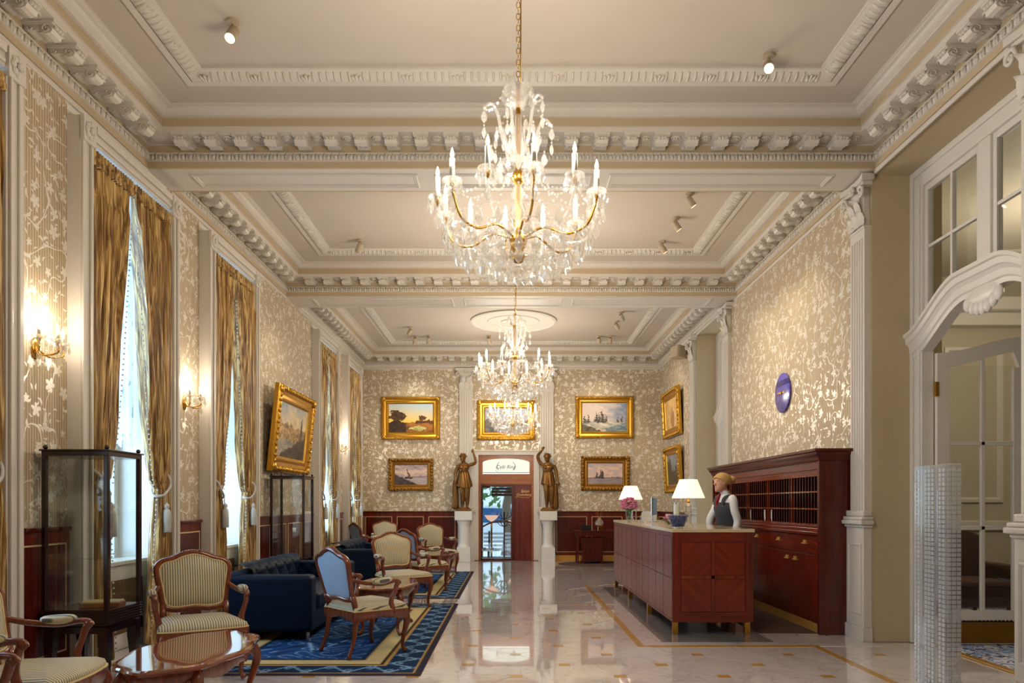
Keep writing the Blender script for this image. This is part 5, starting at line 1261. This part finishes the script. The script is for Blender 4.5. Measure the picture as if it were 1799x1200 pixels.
def statue(x, s, lab, second):
    r = empty('bronze_statue', (x, 17.17, 1.205)); thing(r, lab, 'statue', group='bronze statues')
    MB().box(-.175, .175, -.14, .14, 0, .05).lathe([(.16, .05), (.13, .085), (.1, .09), (0, .09)], 18, sy=.85).build('base', M['bronze'], r, bevel=.01)
    L = []
    L += [limb([(s*.075, 0, .76), (s*.09, -.03, .45), (s*.085, .0, .24), (s*.08, .03, .12)], [.085, .062, .052, .035]), limb([(s*.08, .03, .12), (s*.085, -.05, .095), (s*.09, -.1, .09)], [.032, .03, .018], 8)]
    L += [limb([(-s*.06, 0, .76), (-s*.035, -.05, .46), (-s*.03, .01, .25), (-s*.03, .04, .13)], [.085, .062, .05, .034]), limb([(-s*.03, .04, .13), (-s*.035, -.04, .095), (-s*.04, -.09, .09)], [.032, .03, .018], 8)]
    L.append(lambda b: b.loft([(0, 0, .70, .12, .09), (0, 0, .78, .135, .10), (-s*.01, 0, .87, .11, .085), (-s*.015, 0, .95, .105, .08), (-s*.005, -.005, 1.04, .135, .095), (0, 0, 1.10, .14, .085), (0, 0, 1.15, .07, .06)]))
    for k in (-1, 1): L.append(ball((k*.06, -.075, 1.035), .045))
    L += [limb([(0, 0, 1.13), (-s*.005, -.01, 1.19), (-s*.015, -.02, 1.25)], [.05, .042, .04])] + head((-s*.02, -.025, 1.265), .88, (-s*.45 if not second else s*-.35, -1, 0))
    if not second:      # raised straight arm (image right) and hanging arm over the drapery
        e0, e1 = Vector((s*.28, -.02, 1.17)), Vector((s*.235, -.04, 1.36)); L += [limb([(s*.13, 0, 1.10), (s*.2, 0, 1.11), e0, e1], [.045, .045, .038, .026])]+hand(e1, (-.25*s, 0, 1), 1, .85)
        L += [limb([(-s*.13, 0, 1.09), (-s*.18, .0, .98), (-s*.2, -.02, .86), (-s*.2, -.06, .74)], [.045, .042, .036, .026])]+hand((-s*.2, -.06, .74), (0, -.3, -1), 1, .85)
    else:               # arm bent over the head (image left), other arm hanging to the trunk
        e0, e1 = Vector((-.25, -.02, 1.30)), Vector((-.15, -.08, 1.43)); L += [limb([(-.12, 0, 1.10), (-.19, 0, 1.15), e0, e1], [.046, .045, .038, .027])]+hand(e1, (.5, -.1, .8), 1, .85)
        L += [limb([(.13, 0, 1.09), (.185, .0, .97), (.2, -.02, .84), (.23, -.06, .70)], [.045, .042, .036, .026])]+hand((.23, -.06, .70), (.15, -.2, -1), 1, .85)
    inst('figure', fused(L), r).data.materials.append(M['bronze'])
    d = MB(); drape(d, 0, 0, .56 if not second else .62, .93, .18 if not second else .155, .115, 11, s); d.build('tunic_skirt', M['bronze'], r, smooth=True)
    d = MB().loft([(0, 0, .9, .118, .093), (-s*.012, 0, .96, .114, .09), (0, -.008, 1.04, .142, .105), (s*.03, -.005, 1.09, .115, .09)]); d.build('tunic_top', M['bronze'], r, smooth=True)
    d = MB()
    drape(d, -s*.2 if not second else .17, .03, .06, .74 if not second else .66, .075, .06, 7, 2, 1, 1)
    d.build('tree_trunk_support' if second else 'hanging_drapery', M['bronze'], r, smooth=True)
    h = MB(); cx = -s*.02
    for k in range(26):
        a = k*2.4; zz = 1.30+.045*((k % 5)/4)*1.2; h.sphere((cx+.07*cos(a)*(1-(k % 5)*.12), .0+.075*sin(a)*(1-(k % 5)*.12), zz), .028, 6, 4)
    if not second: h.sphere((cx, .09, 1.27), .045, 8, 6)
    h.build('hair', M['bronze'], r, smooth=True)
statue(-1.13, 1, 'bronze statue of a draped figure raising one arm, left of doorway', False)
statue(.87, 1, 'bronze statue of a youth with arm bent overhead, right of doorway', True)

# ================================================================ RECEPTION DESK
dk = empty('reception_desk'); thing(dk, 'mahogany reception desk with veneered panels and brass feet', 'desk')
X0, X1, Y0, Y1 = 1.70, 2.55, 7.62, 11.97
MB().box(X0+.006, X1-.006, Y0+.006, Y1-.006, .13, 1.075).build('carcass', M['mahogd'], dk)
MB().box(X0-.012, X1+.012, Y0-.012, Y1+.012, 1.078, 1.112).build('stone_top', M['beigestone'] if 'beigestone' in M else M['marble'], dk, bevel=.004)
n = 10; pw = (Y1-Y0-.03)/n
for k in range(n):
    for z0, z1 in ((.16, .585), (.60, 1.03)): MB().box(X0-.004, X0+.01, Y0+.015+k*pw+.006, Y0+.015+(k+1)*pw-.006, z0, z1).build('side_panel', M['mahog'], dk, bevel=.003)
for a, b in ((.13, .155), (1.035, 1.078)): MB().box(X0-.002, X0+.01, Y0, Y1, a, b).build('side_rail', M['mahogy'], dk)
def veneer(ang):
    N = NT('diagonal_veneer'); v = N.n('ShaderNodeVectorRotate', rotation_type='Y_AXIS'); N.put(v.inputs['Vector'], N.coord()); v.inputs['Angle'].default_value = ang
    f = N.noise(N.vmath('MULTIPLY', v.outputs[0], (20, 20, 1.4)), 1.6, 5, .5); N.set(col=N.ramp(f, [(.25, C(94, 24, 8)), (.75, C(130, 42, 16))]), rough=.24, coat=.3); return N.mat
vm = [veneer(PI/4), veneer(-PI/4)]
cxd = (X0+X1)/2
for i, (a, b) in enumerate(((X0+.09, cxd-.02), (cxd+.02, X1-.09))):
    for j, (z0, z1) in enumerate(((.24, .585), (.625, .97))): MB().box(a, b, Y0-.004, Y0+.01, z0, z1).build('end_panel', vm[(i+j) % 2], dk, bevel=.003)
for a in (X0, X1-.085): MB().box(a, a+.085, Y0-.003, Y0+.01, .13, 1.078).build('end_stile', M['mahog'], dk)
for a, b in ((.13, .235), (.975, 1.078)): MB().box(X0+.085, X1-.085, Y0-.003, Y0+.01, a, b).build('end_rail', M['mahogx'], dk)
MB().box(cxd-.016, cxd+.016, Y0-.005, Y0+.01, .235, .975).box(X0+.09, X1-.09, Y0-.005, Y0+.01, .588, .622).build('crossband', M['burl'], dk)
for y in (Y0+.03, Y0+1.45, Y0+2.9, Y1-.06):
    for x in (X0+.03, X1-.06): MB().box(x-.028, x+.028, y-.028, y+.028, 0, .13).build('foot', M['brass'], dk, bevel=.003)
ZT = 1.112
def lamp(x, y, lab):
    r = empty('table_lamp', (x, y, ZT)); thing(r, lab, 'lamp', group='reception desk lamps')
    MB().box(-.05, .05, -.05, .05, 0, .02).build('foot', M['crystal'], r, bevel=.004)
    MB().lathe([(.04, .02), (.042, .03), (.034, .05), (.036, .24), (.028, .265), (.014, .28)], 8).build('crystal_column', M['crystal'], r)
    MB().lathe([(.016, .275), (.022, .29), (.012, .305), (.012, .36), (.018, .365), (0, .37)], 12).build('neck', M['brass'], r, smooth=True)
    MB().lathe([(.19, .335), (.19, .34), (.102, .555), (.10, .555), (.187, .337)], 28).build('shade', M['shade'], r, smooth=True, ang=.8)
    point('lamp_bulb', (0, 0, .44), 9, parent=r, r=.05)
lamp(2.10, 8.58, 'crystal table lamp with white shade near the front of the desk'); lamp(1.93, 11.7, 'crystal table lamp with white shade at the far end of the desk, behind flowers')
bo = empty('glass_bowl', (1.84, 7.99, ZT)); thing(bo, 'conical glass bowl full of blue wrapped sweets on the desk', 'bowl')
MB().lathe([(.055, 0), (.06, .004), (.138, .155), (.134, .157), (.055, .012), (0, .012)], 28).build('bowl', M['glass'], bo, smooth=True, ang=.6)
sw2 = MB(); r3 = random.Random(5)
for k in range(240):
    z = r3.uniform(.02, .135); rr = (.045+z*.5)*r3.random()**.5; a = r3.uniform(0, 6.28); sw2.sphere((rr*cos(a), rr*sin(a), z), .015, 5, 3, 1.2, .8, .7)
tag(sw2.build('wrapped_sweets', M['glassblue'], bo), kind='stuff')
cdl = empty('storm_candle', (2.02, 8.85, ZT)); thing(cdl, 'white pillar candle in glass beside the front lamp', 'candle')
MB().lathe([(.035, 0), (.035, .26), (0, .26)], 16).build('wax', M['candle'], cdl, smooth=True, ang=.5); MB().lathe([(.045, 0), (.045, .29), (.043, .29), (.043, .002), (0, .002)], 18).build('glass_sleeve', M['glass'], cdl, smooth=True, ang=.5)
def bouquet(name, loc, R_, n_, lab, tall):
    r = empty(name, loc); thing(r, lab, 'flowers')
    MB().lathe([(.045, 0), (.05, .01), (.055, tall), (.052, tall), (.046, .014), (0, .014)], 18).build('vase', M['glass'], r, smooth=True, ang=.6)
    s = MB()
    for k in range(7): a = k*.9; s.tube([(.02*cos(a), .02*sin(a), .02), (.03*cos(a+1), .03*sin(a+1), tall+.04)], .005, 5)
    s.build('stems', M['leafgreen'], r, smooth=True)
    f = MB(); q = random.Random(n_)
    for k in range(n_):
        a = q.uniform(0, 6.28); b = q.uniform(-.6, 1); rr = R_*(.8+.2*q.random()); p = Vector((rr*cos(a)*(1-b*b)**.5, rr*sin(a)*(1-b*b)**.5, tall+R_*.7+rr*b*.85))
        for j in range(4): t = j*PI/2+a; f.sphere(p+Vector((.012*cos(t), .012*sin(t), 0)), .014, 5, 3, 1, 1, .6)
    tag(f.build('blossoms', M['pink'], r, smooth=True), kind='stuff')
    l = MB()
    for k in range(6): a = k*1.05; leaf_mesh(l, T(0, 0, tall) @ RZ(a) @ Matrix.Rotation(.9, 4, 'X'), .06, .12, .03)
    tag(l.build('leaves', M['leafgreen'], r, smooth=True), kind='stuff')
bouquet('hydrangea_bouquet', (1.86, 11.42, ZT), .135, 150, 'pink hydrangea bouquet in a glass vase on the far end of the desk', .16)
bouquet('small_posy', (1.87, 8.55, ZT), .06, 40, 'small pink posy behind the bowl of blue sweets', .05)
mo = empty('computer_monitor', (2.12, 10.75, ZT), math.radians(70)); thing(mo, 'silver backed computer monitor on the reception desk', 'monitor')
MB().box(-.22, .22, -.012, .012, .08, .37).build('casing', M['silver'], mo, bevel=.01); MB().box(-.205, .205, -.015, -.011, .10, .355).build('screen', M['black'], mo)
MB().box(-.03, .03, .01, .03, .01, .2).box(-.1, .1, -.07, .09, 0, .012).build('stand', M['silver'], mo, bevel=.004)
kb = empty('keyboard', (2.32, 10.35, ZT), math.radians(80)); thing(kb, 'dark keyboard lying behind the monitor on the desk', 'keyboard'); MB().box(-.2, .2, -.06, .06, 0, .018).build('tray', M['black'], kb, bevel=.004)
for r_ in range(4): MB().box(-.19, .19, -.05+.026*r_, -.03+.026*r_, .018, .024).build('key_row', M['black'], kb)
bh = empty('brochure_holder', (1.92, 11.1, ZT), math.radians(75)); thing(bh, 'acrylic stand with a white card beside the flowers', 'card holder')
MB().box(-.06, .06, -.004, .004, .0, .19).build('acrylic', M['glass'], bh); MB().box(-.055, .055, .004, .007, .01, .18).build('card', M['paper'], bh)
bh2 = empty('brochure_holder', (2.16, 11.35, ZT), 0); thing(bh2, 'white leaflet box between the flowers and the monitor', 'card holder')
MB().box(-.11, .11, -.05, .05, 0, .13).build('box', M['paper'], bh2, bevel=.004); MB().box(-.1, .1, -.03, .02, .13, .15).build('leaflets', M['shirt'], bh2)
bell = empty('wire_stand', (1.80, 10.05, ZT)); thing(bell, 'small arched chrome wire stand on the desk', 'stand')
MB().tube(spline([(0, -.05, .0), (0, -.045, .07), (0, 0, .105), (0, .045, .07), (0, .05, .0)], 5), .005, 6).build('arch', M['silver'], bell, smooth=True); MB().box(-.03, .03, -.055, .055, 0, .005).build('base', M['silver'], bell)

# ================================================================ KEY CABINET
kc = empty('key_cabinet'); thing(kc, 'tall mahogany key cabinet with rows of pigeonholes behind the desk', 'cabinet')
F, B_, K0, K1 = 3.23, 3.592, 7.585, 11.62
def kbox(name, m, *bs, bevel=0, parent=kc):
    b = MB()
    for q_ in bs: b.box(*q_)
    return b.build(name, m, parent, bevel=bevel)
kbox('end_panel', M['mahogd'], (F, B_, K0, K0+.05, 0, 1.86), bevel=.004); kbox('end_panel', M['mahogd'], (F, B_, K1-.05, K1, 0, 1.86), bevel=.004)
kbox('back_board', M['ebony'], (B_-.02, B_, K0+.05, K1-.05, .1, 1.86))  # dark colour stands in for the shade deep in the pigeonholes
kbox('lower_carcass', M['mahogd'], (F+.05, B_-.02, K0+.05, K1-.05, .10, 1.04))
kbox('kick_board', M['goldstone'], (F+.03, B_-.02, K0+.05, K1-.05, 0, .10))
kbox('ledge', M['mahogy'], (F+.0, B_-.02, K0+.05, K1-.05, 1.04, 1.08), (F+.015, B_-.02, K0+.05, K1-.05, 1.08, 1.12), (F+.03, B_-.02, K0+.05, K1-.05, 1.12, 1.15), bevel=.008)
kbox('frieze', M['mahogy'], (F+.03, B_-.02, K0+.05, K1-.05, 1.69, 1.86), (F+.015, F+.03, K0+.05, K1-.05, 1.745, 1.755), bevel=.003)
cn = MB(); prof = [(0.0, 1.83), (.012, 1.84), (.02, 1.87), (.05, 1.90), (.055, 1.92), (.075, 1.93), (.075, 1.957)]; vs = []
for d, z in prof: vs += [(F-d, K0-d, z), (B_, K0-d, z), (B_, K1+.03, z), (F-d, K1+.03, z)]
cn.add(vs, [(i*4+k, (i+1)*4+k, (i+1)*4+(k+1) % 4, i*4+(k+1) % 4) for i in range(len(prof)-1) for k in range(4)]+[(0, 1, 2, 3), tuple(len(prof)*4-4+k for k in range(4))])
for k in range(18): cn.box(F+.01+k*.02, F+.02+k*.02, K0-.03, K0-.015, 1.875, 1.893)
cn.build('cornice', M['mahogd'], kc)
zs = [1.155, 1.325, 1.51, 1.685]; ns = 5; sw3 = (K1-K0-.1)/ns
for z in zs:
    sh = kbox('shelf', M['burl'], (F+.03, B_-.02, K0+.05, K1-.05, z-.01, z+.006))
    if z in zs[1:3]:
        b = MB()
        for k in range(50): b.sphere((F+.028, K0+.05+(k+.5)*(K1-K0-.1)/50, z-.002), .006, 6, 4)
        tag(b.build('number_studs', M['brass'], sh, smooth=True), kind='stuff')
for k in range(ns+1): kbox('upright', M['burl'], (F+.028, B_-.02, K0+.05+k*sw3-.009, K0+.05+k*sw3+.009, 1.15, 1.69))
for k in range(ns):
    b = MB()
    for j in range(1, 10): b.box(F+.04, B_-.02, K0+.05+k*sw3+j*sw3/10-.003, K0+.05+k*sw3+j*sw3/10+.003, 1.155, 1.685)  # dividers coloured dark behind their front edges, as shade inside the slots
    b.mi = 1
    for j in range(1, 10): b.box(F+.034, F+.04, K0+.05+k*sw3+j*sw3/10-.005, K0+.05+k*sw3+j*sw3/10+.005, 1.155, 1.685)
    tag(b.build('slot_dividers', [M['ebony'], M['mahogd']], kc), kind='stuff')
def pull(parent, y, z):
    return MB().box(F+.022, F+.032, y-.036, y+.036, z-.022, z+.022).box(F+.004, F+.024, y-.034, y+.034, z-.02, z-.004).build('pull', M['pull'], parent, bevel=.003)
for k in range(5):
    y0 = K0+.05+k*sw3
    d = kbox('drawer', M['mahogy'], (F+.03, F+.055, y0+.004, y0+sw3-.004, .835, 1.035), bevel=.003); pull(d, y0+sw3*.5, .955)
    d = kbox('cupboard_door', M['mahog'], (F+.03, F+.055, y0+.004, y0+sw3-.004, .105, .825), bevel=.003); pull(d, y0+(.12 if k % 2 else sw3-.12), .755)
for k, (y, t) in enumerate(((9.86, .1), (9.32, .0), (9.075, -.05))):
    p = MB(); p.grid(1, 6, lambda u, v: (F+.035+.1*u, y+t*.1*v+.02*sin(v*2.4), 1.163+.14*v)); o = p.build('letter', M['paper'], smooth=True, fix=False); sm = o.modifiers.new('s', 'SOLIDIFY'); sm.thickness = .003
    tag(o, ('folded white letter', 'broad white letter', 'leaning pinkish letter')[k]+' standing in a bottom row pigeonhole', 'letter')

# ================================================================ RECEPTIONIST
def person():
    r = empty('person', (2.95, 9.9, 0.008), -PI/2+.25); thing(r, 'blonde person in white shirt and charcoal waistcoat behind the desk', 'person')
    L = []
    for s in (-1, 1):
        L += [limb([(s*.09, .02, .92), (s*.095, .01, .5), (s*.09, .03, .1)], [.088, .06, .042]), limb([(s*.09, .04, .05), (s*.095, -.06, .035), (s*.1, -.13, .03)], [.042, .036, .026], 8)]
    L.append(lambda b: b.loft([(0, .02, .84, .15, .11), (0, .02, .95, .165, .12), (0, .01, 1.08, .135, .10), (0, -.01, 1.2, .14, .105), (0, -.02, 1.32, .165, .115), (0, -.02, 1.42, .17, .095), (0, -.02, 1.475, .10, .07)]))
    L += [limb([(0, -.02, 1.45), (0, -.03, 1.52), (0, -.055, 1.6)], [.058, .052, .05])]+head((0, -.085, 1.655), 1.05, (.1, -1, 0))
    L += [limb([(.165, -.02, 1.42), (.215, -.01, 1.28), (.235, .02, 1.12), (.225, -.06, .90)], [.052, .05, .042, .027])]+hand((.225, -.06, .90), (-.05, -.35, -1), 1, 1)
    L += [limb([(-.165, -.02, 1.42), (-.215, -.06, 1.28), (-.23, -.12, 1.16), (-.19, -.17, .97)], [.052, .05, .042, .027])]+hand((-.19, -.17, .97), (.1, -.5, -.9), -1, 1)
    inst('body', fused(L, .009, 5), r).data.materials.append(M['skin'])
    MB().loft([(0, -.01, 1.18, .155, .118), (0, -.02, 1.32, .185, .132), (0, -.02, 1.41, .186, .116), (0, -.02, 1.475, .125, .09), (0, -.025, 1.50, .085, .075)], 24).build('shirt', M['shirt'], r, smooth=True)
    MB().loft([(0, .02, .86, .178, .138), (0, .02, .95, .188, .142), (0, .01, 1.08, .162, .126), (0, -.01, 1.2, .168, .132), (0, -.02, 1.31, .196, .146), (0, -.018, 1.385, .186, .13), (.0, -.005, 1.42, .15, .10)], 24).build('waistcoat', M['vest'], r, smooth=True)
    b = MB()
    for f in ([(.13, -.02, 1.435), (.185, -.02, 1.42), (.215, -.01, 1.28), (.235, .02, 1.12), (.227, -.045, .94)], [(-.13, -.02, 1.435), (-.185, -.02, 1.42), (-.215, -.06, 1.28), (-.23, -.12, 1.16), (-.195, -.155, 1.0)]):
        MB().tube(spline(f, 5), [.05]*3+[.06]*3+[.058, .057, .057, .056, .056, .055, .054, .053, .052, .052, .05, .048, .046, .044, .042], 12).build('sleeve', M['shirt'], r, smooth=True)
    MB().loft([(0, -.012, 1.40, .172, .10), (0, -.015, 1.44, .15, .09), (0, -.02, 1.48, .10, .075), (0, -.03, 1.53, .062, .06), (0, -.035, 1.55, .066, .064)], 20).build('collar', M['shirt'], r, smooth=True)
    for s in (-1, 1): MB().tube(spline([(s*.10, -.13, 1.36), (s*.105, -.10, 1.45), (s*.105, -.02, 1.485), (s*.10, .06, 1.45), (s*.09, .10, 1.36)], 4), .04, 8, sq=(.35, 1)).build('waistcoat_shoulder', M['vest'], r, smooth=True)
    MB().tube(spline([(.0, -.10, 1.50), (.01, -.135, 1.44), (0, -.145, 1.36), (.01, -.14, 1.28)], 4), [.03, .03, .028, .026, .03, .034, .036, .034, .03, .026, .022, .016, .01], 8, sq=(1, .6)).build('scarf', M['scarf'], r, smooth=True)
    MB().sphere((.09, -.125, 1.34), .03, 8, 5, 1, .4, .5).build('pocket_square', M['shirt'], r, smooth=True)
    h = MB(); Mh = T(.0, -.07, 1.68)
    h.grid(28, 14, lambda u, v: tuple(Mh @ Vector(((.098+.006*sin(u*60))*sin(PI*.62*v)*cos(2*PI*u), (.118+.006*sin(u*50))*sin(PI*.62*v)*sin(2*PI*u)+.018, .115*cos(PI*.62*v)+(.06*max(0, -sin(2*PI*u))*v)))))
    h.sphere((0, .075, 1.70), .06, 12, 8, 1, .9, .9); h.tube(spline([(-.06, -.16, 1.71), (.01, -.175, 1.735), (.075, -.13, 1.715), (.09, -.05, 1.66)], 4), .02, 6)
    h.build('hair', M['hair'], r, smooth=True)
    fc = MB()
    for s in (-1, 1): fc.sphere((s*.034-.0, -.168, 1.69), .011, 8, 6, 1.2, .6, .7)
    fc.build('eyes', M['vest'], r, smooth=True); MB().sphere((0.006, -.176, 1.59), .018, 8, 5, 1.2, .5, .4).build('lips', M['scarf'], r, smooth=True)
    MB().loft([(0, .03, .42, .2, .16), (0, .02, .6, .19, .15), (0, .02, .8, .18, .14), (0, .02, .95, .172, .128)], 22).build('skirt', M['vest'], r, smooth=True)
    for s in (-1, 1): MB().sphere((s*.095, -.04, .04), .06, 10, 6, .8, 2.1, .62).build('shoe', M['black'], r, smooth=True)
person()

# ================================================================ FAR DESK, GLASS COLUMN
rg = MB().lathe([(1.0, 0), (1.0, .008), (0, .008)], 48, T(2.15, 16.5, 0), 1.08, .78).build('oval_rug', M['mat']); tag(rg, 'dark brown oval rug under the small side desk', 'rug')
ds = empty('side_desk', (2.12, 16.72, .008)); thing(ds, 'small dark wooden desk by the far wainscot', 'desk')
MB().box(-.68, .68, -.3, .3, .73, .76).build('desk_top', M['mahogd'], ds, bevel=.005); MB().box(-.64, .64, -.27, .27, .63, .73).build('apron', M['mahogd'], ds)
for sx in (-1, 1):
    for sy in (-1, 1): MB().tube([(sx*.6, sy*.24, .63), (sx*.6, sy*.24, 0)], [.036, .022], 4).build('leg', M['mahogd'], ds)
pc = MB().box(-.5, -.03, -.22, .24, .06, .6).build('pedestal_cabinet', M['mahogd'], ds, bevel=.006)
for sx in (-.48, -.06):
    for sy in (-.2, .2): MB().box(sx-.02, sx+.02, sy-.02, sy+.02, 0, .06).build('pedestal_foot', M['mahogd'], pc)
ph = empty('telephone', (1.72, 16.66, .77)); thing(ph, 'black telephone on the side desk', 'telephone')
MB().prism([(-.1, 0), (.1, 0), (.1, .05), (-.1, .12)], -.1, .1, Matrix(((0, 0, 1, 0), (1, 0, 0, 0), (0, 1, 0, 0), (0, 0, 0, 1))) ).build('base', M['black'], ph, bevel=.008)
MB().tube(spline([(-.08, -.07, .12), (-.08, -.04, .145), (-.08, .05, .125), (-.08, .09, .09)], 4), [.022, .022, .02, .018, .016, .016, .016, .016, .016, .018, .02, .022, .022], 8).build('handset', M['black'], ph, smooth=True)
df = empty('reed_diffuser', (2.02, 16.62, .77)); thing(df, 'glass flask with reed sticks on a stand on the side desk', 'diffuser')
MB().lathe([(.03, .07), (.09, .10), (.11, .15), (.09, .2), (.04, .25), (.025, .29), (.023, .29), (.036, .25), (.085, .2), (.105, .15), (.085, .103), (0, .075)], 18).build('flask', M['crystal'], df, smooth=True)
MB().lathe([(.028, .075), (.084, .103), (.098, .13), (0, .13)], 16).build('oil', M['gold'], df, smooth=True)
for k in range(3): a = k*2.1; MB().tube([(.07*cos(a), .07*sin(a), 0), (.055*cos(a), .055*sin(a), .1)], .006, 5).build('stand_leg', M['brass'], df)
for k in range(6): a = k*1.05; MB().tube([(0, 0, .12), (.10*cos(a), .10*sin(a), .5+.03*(k % 2))], .003, 4).build('reed', M['oak'], df)
gc = empty('glass_column', (2.815, 4.78, 0)); thing(gc, 'tall ribbed art glass column standing in the right foreground', 'sculpture')
hx, hy, H_ = .05, .18, 1.635
MB().box(-hx-.03, hx+.03, -hy-.03, hy+.03, 0, .015).build('steel_base', M['silver'], gc, bevel=.003)
for k in range(4):
    y0 = -hy+k*(2*hy)/4; MB().box(-hx, hx, y0+.003, y0+hy/2-.003, .015, H_).build('glass_slab', M['ice'], gc, bevel=.003)
st_ = MB(); rows = 52
for j in range(rows):
    z = .05+j*(H_-.07)/rows; c = (H_-.07)/rows*.36
    for k in range(9):
        if k in (2, 6): continue
        y = -hy+.02+k*.04; st_.box(-hx-.006, -hx+.001, y-c, y+c, z, z+2*c)
    for k in range(3): x = -hx+.018+k*.032; st_.box(x-c, x+c, -hy-.006, -hy+.001, z, z+2*c)
tag(st_.build('glass_cubes', M['icecube'], gc), kind='stuff')
